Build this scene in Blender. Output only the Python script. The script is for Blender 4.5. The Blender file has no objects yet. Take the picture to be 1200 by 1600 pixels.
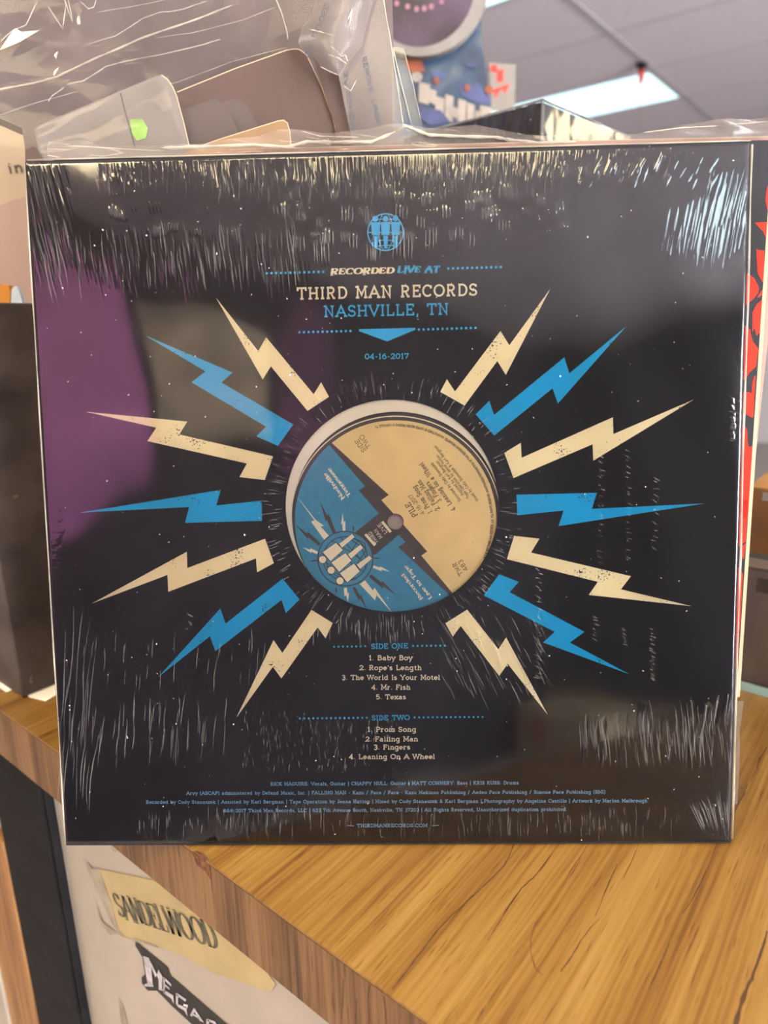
import bpy, math, random
import numpy as np
from mathutils import Matrix, Vector
from mathutils.geometry import tessellate_polygon

random.seed(7)
rng = np.random.default_rng(11)
scene = bpy.context.scene
COL = scene.collection

# ------------------------------------------------------------------ camera
FOC = 1067.0
RIGHT = np.array([0.780982, 0.624232, -0.020054])
DOWN = np.array([0.145126, -0.212612, -0.966300])
FWD = np.array([-0.607459, 0.751752, -0.256638])
CAM = np.array([0.169086, -0.212048, 0.234280])
cd = bpy.data.cameras.new('camera')
cam = bpy.data.objects.new('camera', cd)
COL.objects.link(cam)
m = Matrix.Identity(4)
for i in range(3):
    m[i][0] = RIGHT[i]; m[i][1] = -DOWN[i]; m[i][2] = -FWD[i]; m[i][3] = CAM[i]
cam.matrix_world = m
cd.sensor_fit = 'VERTICAL'
cd.sensor_height = 9.8
cd.sensor_width = 7.35
cd.lens = FOC / 1600 * 9.8
cd.clip_start = 0.01
cd.dof.use_dof = True
cd.dof.focus_distance = 0.325
cd.dof.aperture_fstop = 1.9
scene.camera = cam

# ------------------------------------------------------------------ light / exposure
scene.view_settings.view_transform = 'Standard'
scene.view_settings.look = 'None'
scene.view_settings.gamma = 1.0
scene.view_settings.use_curve_mapping = False
scene.view_settings.exposure = 1.30
world = bpy.data.worlds.new('world')
scene.world = world
world.use_nodes = True
world.node_tree.nodes['Background'].inputs[0].default_value = (0.5, 0.55, 0.65, 1)
world.node_tree.nodes['Background'].inputs[1].default_value = 0.05
scene.cycles.use_denoising = True
scene.cycles.max_bounces = 10
scene.cycles.transparent_max_bounces = 24
scene.cycles.sample_clamp_indirect = 6.0
WARM = (1.0, 0.83, 0.50)
COOL = (0.72, 0.93, 1.0)
NEUT = (1.0, 0.93, 0.86)
CEIL = 1.57
# x0, x1, y0, y1, colour, strength : ceiling light fixtures
FIXTURES = [
    (-2.49, -1.29, 3.97, 4.56, (0.60, 0.92, 1.0), 0.62),
    (-2.49, -1.29, 2.14, 2.73, (0.60, 0.92, 1.0), 0.62),
    (0.40, 1.45, -1.50, -0.90, WARM, 7.0),
    (2.45, 3.30, -1.10, -0.58, COOL, 5.0),
    (-0.75, 0.35, -2.20, -1.60, WARM, 11.0),
    (-2.2, -1.0, -1.53, -0.92, NEUT, 7.0),
    (2.0, 3.2, 3.95, 4.9, WARM, 5.0),  # unseen lamp added to give the black box a gold reflection
    (1.2, 2.4, 0.91, 1.5, NEUT, 5.0),
]

# ------------------------------------------------------------------ helpers
def ray(px, py):
    d = RIGHT * (px - 600.0) + DOWN * (py - 800.0) + FWD * FOC
    return d / np.linalg.norm(d)

class Frame:
    """local axes: x = u, y = v, z = n (n points to the viewer's side)"""
    def __init__(self, o, u, v):
        self.o = np.array(o, float)
        self.u = np.array(u, float); self.u /= np.linalg.norm(self.u)
        v = np.array(v, float); v = v - self.u * (v @ self.u)
        self.v = v / np.linalg.norm(v)
        self.n = np.cross(self.u, self.v)
    def at(self, px, py, dz=0.0):
        d = ray(px, py)
        o = self.o + self.n * dz
        s = ((o - CAM) @ self.n) / (d @ self.n)
        p = CAM + d * s - self.o
        return (float(p @ self.u), float(p @ self.v))
    def pts(self, lst, dz=0.0):
        return [self.at(x, y, dz) for x, y in lst]
    def mat(self):
        M = Matrix.Identity(4)
        for i in range(3):
            M[i][0] = self.u[i]; M[i][1] = self.v[i]; M[i][2] = self.n[i]; M[i][3] = self.o[i]
        return M

def tag(o, label=None, cat=None, group=None, kind=None):
    if label: o['label'] = label
    if cat: o['category'] = cat
    if group: o['group'] = group
    if kind: o['kind'] = kind
    return o

def empty(name, frame=None, loc=None):
    o = bpy.data.objects.new(name, None)
    o.empty_display_size = 0.02
    COL.objects.link(o)
    if frame is not None: o.matrix_world = frame.mat()
    if loc is not None: o.location = loc
    return o

class MB:
    """collects geometry for ONE mesh object"""
    def __init__(self): self.v = []; self.f = []; self.mi = []
    def add(self, vs, fs, mi=0):
        b = len(self.v)
        self.v.extend(vs)
        for f in fs:
            self.f.append(tuple(b + i for i in f)); self.mi.append(mi)
    def box(self, lo, hi, mi=0):
        x0, y0, z0 = lo; x1, y1, z1 = hi
        vs = [(x0,y0,z0),(x1,y0,z0),(x1,y1,z0),(x0,y1,z0),(x0,y0,z1),(x1,y0,z1),(x1,y1,z1),(x0,y1,z1)]
        fs = [(3,2,1,0),(4,5,6,7),(0,1,5,4),(1,2,6,5),(2,3,7,6),(3,0,4,7)]
        self.add(vs, fs, mi)
    def poly(self, loop, z1, z0=None, holes=(), mi=0):
        """flat polygon (optionally with holes) at z1, extruded down to z0"""
        loops = [list(loop)] + [list(h) for h in holes]
        flat = [p for l in loops for p in l]
        tris = tessellate_polygon([[Vector((p[0], p[1], 0)) for p in l] for l in loops])
        def orient(t):
            a, b, c = [flat[i] for i in t]
            s = (b[0]-a[0])*(c[1]-a[1]) - (b[1]-a[1])*(c[0]-a[0])
            return tuple(t) if s > 0 else tuple(reversed(t))
        tris = [orient(t) for t in tris]
        self.add([(p[0], p[1], z1) for p in flat], tris, mi)
        if z0 is not None:
            self.add([(p[0], p[1], z0) for p in flat], [tuple(reversed(t)) for t in tris], mi)
            for l in loops:
                n = len(l)
                vs = [(p[0], p[1], z1) for p in l] + [(p[0], p[1], z0) for p in l]
                self.add(vs, [(i, (i+1) % n, n + (i+1) % n, n + i) for i in range(n)], mi)
    def ribbon(self, pts, w, z, mi=0):
        """flat strip through 2D points, w = width or list of widths"""
        p = np.array(pts, float); n = len(p)
        ws = [w] * n if np.isscalar(w) else list(w)
        vs = []
        for i in range(n):
            a = p[max(i-1, 0)]; b = p[min(i+1, n-1)]
            d = b - a; L = math.hypot(*d) or 1.0
            nx, ny = -d[1]/L, d[0]/L
            if 0 < i < n-1:
                e = p[i+1] - p[i]; le = math.hypot(*e) or 1.0
                k = max(0.5, abs((-e[1]*nx + e[0]*ny)/le))
            else: k = 1.0
            h = ws[i]*0.5/k
            vs += [(p[i][0]+nx*h, p[i][1]+ny*h, z), (p[i][0]-nx*h, p[i][1]-ny*h, z)]
        self.add(vs, [(2*i, 2*i+1, 2*i+3, 2*i+2) for i in range(n-1)], mi)
    def tube(self, pts, r, seg=8, mi=0):
        P = [Vector(p) for p in pts]
        vs = []
        for i, p in enumerate(P):
            t = (P[min(i+1, len(P)-1)] - P[max(i-1, 0)]).normalized()
            a = t.orthogonal().normalized(); b = t.cross(a)
            rr = r if np.isscalar(r) else r[i]
            for k in range(seg):
                an = 2*math.pi*k/seg
                vs.append(tuple(p + a*math.cos(an)*rr + b*math.sin(an)*rr))
        fs = []
        for i in range(len(P)-1):
            for k in range(seg):
                fs.append((i*seg+k, i*seg+(k+1) % seg, (i+1)*seg+(k+1) % seg, (i+1)*seg+k))
        fs.append(tuple(reversed(range(seg))))
        fs.append(tuple((len(P)-1)*seg+k for k in range(seg)))
        self.add(vs, fs, mi)
    def build(self, name, mats, parent=None, smooth=False, bevel=0.0):
        me = bpy.data.meshes.new(name)
        me.from_pydata([tuple(map(float, v)) for v in self.v], [], self.f)
        if not isinstance(mats, (list, tuple)): mats = [mats]
        for mt in mats: me.materials.append(mt)
        me.polygons.foreach_set('material_index', np.array(self.mi, dtype=np.int32))
        if smooth: me.polygons.foreach_set('use_smooth', np.ones(len(self.f), dtype=bool))
        me.update()
        o = bpy.data.objects.new(name, me)
        COL.objects.link(o)
        if parent is not None: o.parent = parent
        if bevel > 0:
            md = o.modifiers.new('bevel', 'BEVEL'); md.width = bevel; md.segments = 2
            md.limit_method = 'ANGLE'
        return o

def circle(cx, cy, r, n=96, a0=0.0, a1=360.0):
    full = abs(a1 - a0) >= 359.9
    k = n if full else n + 1
    return [(cx + r*math.cos(math.radians(a0 + (a1-a0)*i/n)), cy + r*math.sin(math.radians(a0 + (a1-a0)*i/n))) for i in range(k)]

def grid_sheet(name, xs, ys, zfun, mat, parent, smooth=True):
    """sheet over 2D grid arrays X,Y with heights Z (numpy), fast path"""
    X, Y, Z = xs, ys, zfun
    ny, nx = X.shape
    co = np.stack([X, Y, Z], -1).reshape(-1, 3).astype(np.float32)
    idx = np.arange(nx*ny).reshape(ny, nx)
    q = np.stack([idx[:-1, :-1], idx[:-1, 1:], idx[1:, 1:], idx[1:, :-1]], -1).reshape(-1, 4)
    me = bpy.data.meshes.new(name)
    me.vertices.add(len(co)); me.vertices.foreach_set('co', co.ravel())
    me.loops.add(q.size); me.loops.foreach_set('vertex_index', q.ravel().astype(np.int32))
    me.polygons.add(len(q))
    me.polygons.foreach_set('loop_start', (np.arange(len(q))*4).astype(np.int32))
    me.polygons.foreach_set('loop_total', np.full(len(q), 4, dtype=np.int32))
    me.polygons.foreach_set('use_smooth', np.full(len(q), smooth, dtype=bool))
    me.materials.append(mat)
    me.update(calc_edges=True)
    o = bpy.data.objects.new(name, me); COL.objects.link(o)
    if parent is not None: o.parent = parent
    return o

# ------------------------------------------------------------------ materials
def nodes_of(name):
    mt = bpy.data.materials.new(name); mt.use_nodes = True
    nt = mt.node_tree
    return mt, nt, nt.nodes['Principled BSDF'], nt.nodes['Material Output']

def c4(c): return (c[0], c[1], c[2], 1.0)

def plain(name, col, rough=0.6, var=0.12, scale=40.0, spec=0.4, metal=0.0, bump=0.0, bscale=300.0):
    mt, nt, bs, out = nodes_of(name)
    tc = nt.nodes.new('ShaderNodeTexCoord')
    no = nt.nodes.new('ShaderNodeTexNoise'); no.inputs['Scale'].default_value = scale; no.inputs['Detail'].default_value = 5
    nt.links.new(tc.outputs['Object'], no.inputs['Vector'])
    cr = nt.nodes.new('ShaderNodeValToRGB')
    cr.color_ramp.elements[0].position = 0.3; cr.color_ramp.elements[1].position = 0.7
    cr.color_ramp.elements[0].color = c4([x*(1-var) for x in col])
    cr.color_ramp.elements[1].color = c4([min(1, x*(1+var)) for x in col])
    nt.links.new(no.outputs['Fac'], cr.inputs['Fac'])
    nt.links.new(cr.outputs['Color'], bs.inputs['Base Color'])
    bs.inputs['Roughness'].default_value = rough
    bs.inputs['Specular IOR Level'].default_value = spec
    bs.inputs['Metallic'].default_value = metal
    if bump > 0:
        n2 = nt.nodes.new('ShaderNodeTexNoise'); n2.inputs['Scale'].default_value = bscale; n2.inputs['Detail'].default_value = 4
        nt.links.new(tc.outputs['Object'], n2.inputs['Vector'])
        bp = nt.nodes.new('ShaderNodeBump'); bp.inputs['Strength'].default_value = bump; bp.inputs['Distance'].default_value = 0.002
        nt.links.new(n2.outputs['Fac'], bp.inputs['Height']); nt.links.new(bp.outputs['Normal'], bs.inputs['Normal'])
    return mt

def speckled(name, col, ink, rough=0.5, amount=0.62, scale=1300.0):
    """printed ink colour with distressed flecks where the ink is missing"""
    mt, nt, bs, out = nodes_of(name)
    tc = nt.nodes.new('ShaderNodeTexCoord')
    a = nt.nodes.new('ShaderNodeTexNoise'); a.inputs['Scale'].default_value = scale; a.inputs['Detail'].default_value = 2
    b = nt.nodes.new('ShaderNodeTexNoise'); b.inputs['Scale'].default_value = 75; b.inputs['Detail'].default_value = 2
    for x in (a, b): nt.links.new(tc.outputs['Object'], x.inputs['Vector'])
    mu = nt.nodes.new('ShaderNodeMath'); mu.operation = 'MULTIPLY_ADD'
    nt.links.new(b.outputs['Fac'], mu.inputs[0]); mu.inputs[1].default_value = 0.9
    nt.links.new(a.outputs['Fac'], mu.inputs[2])
    gt = nt.nodes.new('ShaderNodeMath'); gt.operation = 'GREATER_THAN'; gt.inputs[1].default_value = 0.62 + amount*0.88
    nt.links.new(mu.outputs[0], gt.inputs[0])
    mx = nt.nodes.new('ShaderNodeMix'); mx.data_type = 'RGBA'
    nt.links.new(gt.outputs[0], mx.inputs['Factor'])
    mx.inputs['A'].default_value = c4(col); mx.inputs['B'].default_value = c4(ink)
    nt.links.new(mx.outputs['Result'], bs.inputs['Base Color'])
    bs.inputs['Roughness'].default_value = rough
    bs.inputs['Specular IOR Level'].default_value = 0.25
    return mt

def emit(name, col, s):
    mt, nt, bs, out = nodes_of(name)
    bs.inputs['Base Color'].default_value = c4(col)
    bs.inputs['Emission Color'].default_value = c4(col)
    bs.inputs['Emission Strength'].default_value = s
    bs.inputs['Roughness'].default_value = 0.6
    return mt

def film(name, ior=1.6, rough=0.05, haze=0.0, tint=(1, 1, 1), dust=0.0, bump=0.0, bscale=60.0, hazecol=(0.9, 0.88, 0.86)):
    """thin clear plastic: see-through, mirror-like by Fresnel, with optional haze and dust"""
    mt, nt, bs, out = nodes_of(name)
    nt.nodes.remove(bs)
    tc = nt.nodes.new('ShaderNodeTexCoord')
    tr = nt.nodes.new('ShaderNodeBsdfTransparent'); tr.inputs['Color'].default_value = c4(tint)
    gl = nt.nodes.new('ShaderNodeBsdfGlossy'); gl.inputs['Roughness'].default_value = rough
    fr = nt.nodes.new('ShaderNodeFresnel'); fr.inputs['IOR'].default_value = ior
    mx = nt.nodes.new('ShaderNodeMixShader')
    nt.links.new(fr.outputs[0], mx.inputs[0]); nt.links.new(tr.outputs[0], mx.inputs[1]); nt.links.new(gl.outputs[0], mx.inputs[2])
    if bump > 0:
        no = nt.nodes.new('ShaderNodeTexNoise'); no.inputs['Scale'].default_value = bscale; no.inputs['Detail'].default_value = 4
        nt.links.new(tc.outputs['Object'], no.inputs['Vector'])
        bp = nt.nodes.new('ShaderNodeBump'); bp.inputs['Strength'].default_value = bump; bp.inputs['Distance'].default_value = 0.004
        nt.links.new(no.outputs['Fac'], bp.inputs['Height'])
        nt.links.new(bp.outputs[0], gl.inputs['Normal']); nt.links.new(bp.outputs[0], fr.inputs['Normal'])
    last = mx
    if haze > 0:
        df = nt.nodes.new('ShaderNodeBsdfDiffuse'); df.inputs['Color'].default_value = c4(hazecol)
        tl = nt.nodes.new('ShaderNodeBsdfTranslucent'); tl.inputs['Color'].default_value = c4(hazecol)
        m0 = nt.nodes.new('ShaderNodeMixShader'); m0.inputs[0].default_value = 0.4
        nt.links.new(df.outputs[0], m0.inputs[1]); nt.links.new(tl.outputs[0], m0.inputs[2])
        m2 = nt.nodes.new('ShaderNodeMixShader')
        n3 = nt.nodes.new('ShaderNodeTexNoise'); n3.inputs['Scale'].default_value = 25; n3.inputs['Detail'].default_value = 6
        nt.links.new(tc.outputs['Object'], n3.inputs['Vector'])
        mr = nt.nodes.new('ShaderNodeMapRange'); mr.inputs['From Min'].default_value = 0.3; mr.inputs['From Max'].default_value = 0.75
        mr.inputs['To Min'].default_value = haze*0.5; mr.inputs['To Max'].default_value = haze*1.6
        nt.links.new(n3.outputs['Fac'], mr.inputs['Value'])
        nt.links.new(mr.outputs[0], m2.inputs[0]); nt.links.new(last.outputs[0], m2.inputs[1]); nt.links.new(m0.outputs[0], m2.inputs[2])
        last = m2
    if dust > 0:
        vo = nt.nodes.new('ShaderNodeTexVoronoi'); vo.inputs['Scale'].default_value = 260
        wv = nt.nodes.new('ShaderNodeTexNoise'); wv.inputs['Scale'].default_value = 900
        va = nt.nodes.new('ShaderNodeVectorMath'); va.operation = 'MULTIPLY_ADD'
        va.inputs[1].default_value = (0.0012, 0.0012, 0); nt.links.new(tc.outputs['Object'], wv.inputs['Vector'])
        nt.links.new(wv.outputs['Color'], va.inputs[0]); nt.links.new(tc.outputs['Object'], va.inputs[2])
        nt.links.new(va.outputs[0], vo.inputs['Vector'])
        sx = nt.nodes.new('ShaderNodeSeparateColor'); nt.links.new(vo.outputs['Color'], sx.inputs[0])
        th = nt.nodes.new('ShaderNodeMath'); th.operation = 'MULTIPLY_ADD'; th.inputs[1].default_value = 0.13; th.inputs[2].default_value = -0.045
        nt.links.new(sx.outputs[0], th.inputs[0])
        lt = nt.nodes.new('ShaderNodeMath'); lt.operation = 'LESS_THAN'
        nt.links.new(vo.outputs['Distance'], lt.inputs[0]); nt.links.new(th.outputs[0], lt.inputs[1])
        sc = nt.nodes.new('ShaderNodeMath'); sc.operation = 'MULTIPLY'; sc.inputs[1].default_value = dust
        nt.links.new(lt.outputs[0], sc.inputs[0])
        dd = nt.nodes.new('ShaderNodeBsdfDiffuse'); dd.inputs['Color'].default_value = (0.75, 0.73, 0.68, 1)
        m3 = nt.nodes.new('ShaderNodeMixShader')
        nt.links.new(sc.outputs[0], m3.inputs[0]); nt.links.new(last.outputs[0], m3.inputs[1]); nt.links.new(dd.outputs[0], m3.inputs[2])
        last = m3
    nt.links.new(last.outputs[0], out.inputs['Surface'])
    return mt

def wood(name, axis, cols, rough=0.35, coarse=38.0, fine=420.0, along=2.2, spec=0.4):
    """laminate wood grain running along the given object axis"""
    mt, nt, bs, out = nodes_of(name)
    tc = nt.nodes.new('ShaderNodeTexCoord')
    def nz(sc_across, sc_along, detail, dist=0.0):
        mp = nt.nodes.new('ShaderNodeMapping')
        s = [sc_across]*3; s[axis] = sc_along
        mp.inputs['Scale'].default_value = s
        nt.links.new(tc.outputs['Object'], mp.inputs['Vector'])
        n = nt.nodes.new('ShaderNodeTexNoise'); n.inputs['Scale'].default_value = 1.0
        n.inputs['Detail'].default_value = detail; n.inputs['Distortion'].default_value = dist
        nt.links.new(mp.outputs[0], n.inputs['Vector'])
        return n
    a = nz(coarse, along, 5, 0.5); b = nz(fine, along*6, 3)
    ad = nt.nodes.new('ShaderNodeMath'); ad.operation = 'MULTIPLY_ADD'
    nt.links.new(b.outputs['Fac'], ad.inputs[0]); ad.inputs[1].default_value = 0.8; nt.links.new(a.outputs['Fac'], ad.inputs[2])
    cr = nt.nodes.new('ShaderNodeValToRGB')
    els = cr.color_ramp.elements
    pos = [0.36, 0.46, 0.55, 0.68]
    els[0].position = pos[0]; els[0].color = c4(cols[0]); els[1].position = pos[3]; els[1].color = c4(cols[3])
    for k in (1, 2):
        e = els.new(pos[k]); e.color = c4(cols[k])
    dv = nt.nodes.new('ShaderNodeMath'); dv.operation = 'DIVIDE'; dv.inputs[1].default_value = 1.8
    nt.links.new(ad.outputs[0], dv.inputs[0]); nt.links.new(dv.outputs[0], cr.inputs['Fac'])
    # small dark pores
    pz = nz(900.0, 45.0, 2)
    gt = nt.nodes.new('ShaderNodeMapRange'); gt.inputs['From Min'].default_value = 0.62; gt.inputs['From Max'].default_value = 0.72
    nt.links.new(pz.outputs['Fac'], gt.inputs['Value'])
    mx = nt.nodes.new('ShaderNodeMix'); mx.data_type = 'RGBA'; mx.blend_type = 'MULTIPLY'
    mx.inputs['B'].default_value = (0.55, 0.48, 0.42, 1)
    nt.links.new(gt.outputs[0], mx.inputs['Factor']); nt.links.new(cr.outputs['Color'], mx.inputs['A'])
    nt.links.new(mx.outputs['Result'], bs.inputs['Base Color'])
    bs.inputs['Roughness'].default_value = rough
    bs.inputs['Specular IOR Level'].default_value = spec
    return mt

M = {}
M['black_print'] = plain('black_print', (0.011, 0.0105, 0.015), 0.55, 0.15, 60, 0.2)
M['cream_ink'] = speckled('cream_ink', (0.96, 0.87, 0.58), (0.03, 0.028, 0.03), amount=0.66)
M['blue_ink'] = speckled('blue_ink', (0.003, 0.46, 0.84), (0.02, 0.05, 0.09), amount=0.68)
M['cream_text'] = plain('cream_text', (0.95, 0.88, 0.66), 0.5, 0.03)
M['blue_text'] = plain('blue_text', (0.03, 0.52, 0.93), 0.5, 0.03)
M['small_text'] = plain('small_text', (0.24, 0.56, 0.88), 0.5, 0.03)
M['film'] = film('shrink_film', 1.72, 0.070, 0.001, dust=0.6)
M['film_edge'] = film('film_edge', 1.6, 0.15, 0.10)
M['bag'] = film('poly_bag', 1.2, 0.06, 0.008)
M['cello'] = film('cellophane', 1.20, 0.12, 0.035, bump=0.25, bscale=22, hazecol=(0.6, 0.58, 0.58))
M['liner'] = film('liner_film', 1.3, 0.2, 0.30, hazecol=(0.34, 0.315, 0.28))
M['flap'] = film('flap_film', 1.45, 0.12, 0.28, bump=0.2, bscale=40, hazecol=(0.42, 0.37, 0.31))
M['crease'] = film('crease_glint', 1.2, 0.3, 0.14, hazecol=(0.80, 0.78, 0.74))  # pale haze stands for light reflected by the film creases
M['seam'] = film('folded_film', 1.8, 0.12, 0.45, hazecol=(0.8, 0.75, 0.62))  # pale haze puts the glare of folded film into the colour
M['white_paper'] = plain('white_paper', (0.93, 0.89, 0.76), 0.8, 0.03)
M['vinyl'] = plain('vinyl', (0.05, 0.045, 0.04), 0.3, 0.1)
M['label_dark'] = plain('label_dark', (0.075, 0.062, 0.065), 0.6, 0.1, 200)
M['label_cream'] = plain('label_cream', (0.86, 0.68, 0.34), 0.6, 0.05, 90)
M['label_blue'] = plain('label_blue', (0.05, 0.30, 0.50), 0.6, 0.08, 300)
M['label_text'] = plain('label_text', (0.10, 0.075, 0.05), 0.6, 0.02)
M['red_print'] = plain('red_print', (0.62, 0.035, 0.018), 0.7, 0.05, 40, 0.1)
M['pink_print'] = plain('pink_print', (0.30, 0.165, 0.13), 0.5, 0.08)
M['cream_board'] = plain('cream_board', (0.47, 0.38, 0.24), 0.6, 0.04)
M['carton'] = plain('worn_carton', (0.072, 0.056, 0.05), 0.5, 0.5, 26)
M['mauve_board'] = plain('mauve_board', (0.118, 0.092, 0.092), 0.7, 0.25, 12, 0.15)
M['brown_card'] = plain('brown_card', (0.074, 0.046, 0.039), 0.75, 0.08, 15)
M['brown_tab'] = plain('brown_tab', (0.078, 0.058, 0.052), 0.75, 0.06, 15)
M['card_edge'] = plain('card_edge', (0.40, 0.31, 0.20), 0.6, 0.05)
M['grey_card'] = plain('grey_card', (0.145, 0.125, 0.118), 0.4, 0.15, 20, 0.4)
M['tan_card'] = plain('tan_card', (0.22, 0.13, 0.066), 0.6, 0.12, 40)
M['green'] = plain('green_sticker', (0.20, 0.36, 0.075), 0.5, 0.3, 90)
M['white_panel'] = plain('white_panel', (0.34, 0.30, 0.25), 0.5, 0.14, 9)
M['black_metal'] = plain('black_metal', (0.008, 0.008, 0.009), 0.6, 0.4, 60, 0.12)
M['tape'] = plain('aged_tape', (0.37, 0.29, 0.145), 0.5, 0.12, 30)
M['tape_dirt'] = plain('tape_residue', (0.28, 0.24, 0.185), 0.7, 0.3, 60)
M['tape_ink'] = plain('tape_ink', (0.085, 0.078, 0.055), 0.6, 0.5, 160)
M['patch_black'] = plain('patch_black', (0.022, 0.02, 0.02), 0.6, 0.2)
M['patch_grey'] = plain('patch_grey', (0.42, 0.40, 0.43), 0.5, 0.35, 160)
M['ceiling'] = plain('ceiling_tile', (0.51, 0.465, 0.50), 0.9, 0.06, 60, 0.1)
M['tbar'] = plain('ceiling_grid_metal', (0.36, 0.33, 0.35), 0.5, 0.05)
M['floor'] = plain('floor_tile', (0.34, 0.31, 0.28), 0.5, 0.2, 3)
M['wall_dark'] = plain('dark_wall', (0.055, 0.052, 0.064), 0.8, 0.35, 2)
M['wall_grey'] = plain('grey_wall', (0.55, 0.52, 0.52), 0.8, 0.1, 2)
M['purple'] = plain('purple_cloth', (0.62, 0.22, 0.58), 0.8, 0.3, 3)
M['plum'] = plain('plum_cloth', (0.22, 0.10, 0.19), 0.8, 0.3, 3)
M['beige_cloth'] = plain('beige_cloth', (0.60, 0.50, 0.38), 0.8, 0.5, 5)
M['red'] = plain('red_plastic', (0.50, 0.03, 0.02), 0.5, 0.05)
M['sign_card'] = plain('sign_card', (0.19, 0.165, 0.14), 0.7, 0.05)
M['box_black'] = plain('box_black', (0.022, 0.019, 0.021), 0.5, 0.2)
M['glass_edge'] = plain('glass_edge', (0.28, 0.42, 0.40), 0.2, 0.05)
M['orange_box'] = plain('orange_box', (0.62, 0.27, 0.03), 0.5, 0.2, 30)
M['green_box'] = plain('green_box', (0.42, 0.40, 0.05), 0.5, 0.3, 30)
M['navy_box'] = plain('navy_box', (0.05, 0.055, 0.09), 0.5, 0.3, 30)
M['grey_box'] = plain('grey_box', (0.40, 0.345, 0.32), 0.6, 0.2, 12)
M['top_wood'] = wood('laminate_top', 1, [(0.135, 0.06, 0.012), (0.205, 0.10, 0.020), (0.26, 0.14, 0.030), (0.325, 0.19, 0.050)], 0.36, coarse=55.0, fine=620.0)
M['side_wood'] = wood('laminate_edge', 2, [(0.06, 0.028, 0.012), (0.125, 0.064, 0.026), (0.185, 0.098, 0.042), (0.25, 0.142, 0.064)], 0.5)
M['panel_wood'] = wood('wood_panel', 2, [(0.12, 0.05, 0.015), (0.24, 0.11, 0.035), (0.32, 0.16, 0.055), (0.38, 0.2, 0.075)], 0.5)
M['vein'] = plain('grain_vein', (0.075, 0.034, 0.014), 0.5, 0.3, 200)
M['core'] = plain('dark_seam', (0.03, 0.014, 0.006), 0.6, 0.2)
M['chip'] = plain('exposed_core', (0.12, 0.050, 0.020), 0.9, 0.6, 350)
M['figure_purple'] = plain('oval_picture', (0.040, 0.024, 0.044), 0.35, 0.8, 14)
M['figure_cream'] = plain('oval_rim', (0.17, 0.155, 0.14), 0.5, 0.2, 30)
M['figure_navy'] = plain('figure_navy', (0.045, 0.055, 0.13), 0.5, 0.4, 25)
M['figure_white'] = plain('figure_white', (0.25, 0.215, 0.18), 0.5, 0.2, 60)
M['figure_orange'] = plain('figure_orange', (0.20, 0.05, 0.02), 0.5, 0.2, 40)
M['pink_dot'] = plain('pink_dot', (0.24, 0.11, 0.14), 0.5, 0.1)
M['blue_film_ink'] = plain('blue_film_ink', (0.03, 0.05, 0.09), 0.5, 0.1)
M['leaflet'] = plain('leaflet_cream', (0.52, 0.44, 0.32), 0.7, 0.06, 20)
M['leaflet_pink'] = plain('leaflet_pink', (0.44, 0.33, 0.285), 0.7, 0.08, 12)
M['pale_blue'] = plain('pale_blue', (0.55, 0.68, 0.76), 0.6, 0.08)

# blue artwork of the figure box: gradient-free noise mix of blues
def figure_blue():
    mt, nt, bs, out = nodes_of('figure_blue')
    tc = nt.nodes.new('ShaderNodeTexCoord')
    no = nt.nodes.new('ShaderNodeTexNoise'); no.inputs['Scale'].default_value = 22; no.inputs['Detail'].default_value = 4
    nt.links.new(tc.outputs['Object'], no.inputs['Vector'])
    cr = nt.nodes.new('ShaderNodeValToRGB'); e = cr.color_ramp.elements
    e[0].position = 0.36; e[0].color = (0.014, 0.02, 0.04, 1); e[1].position = 0.72; e[1].color = (0.10, 0.115, 0.13, 1)
    x = e.new(0.5); x.color = (0.016, 0.042, 0.08, 1)
    nt.links.new(no.outputs['Fac'], cr.inputs['Fac']); nt.links.new(cr.outputs['Color'], bs.inputs['Base Color'])
    bs.inputs['Roughness'].default_value = 0.4
    return mt
M['figure_blue'] = figure_blue()

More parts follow.
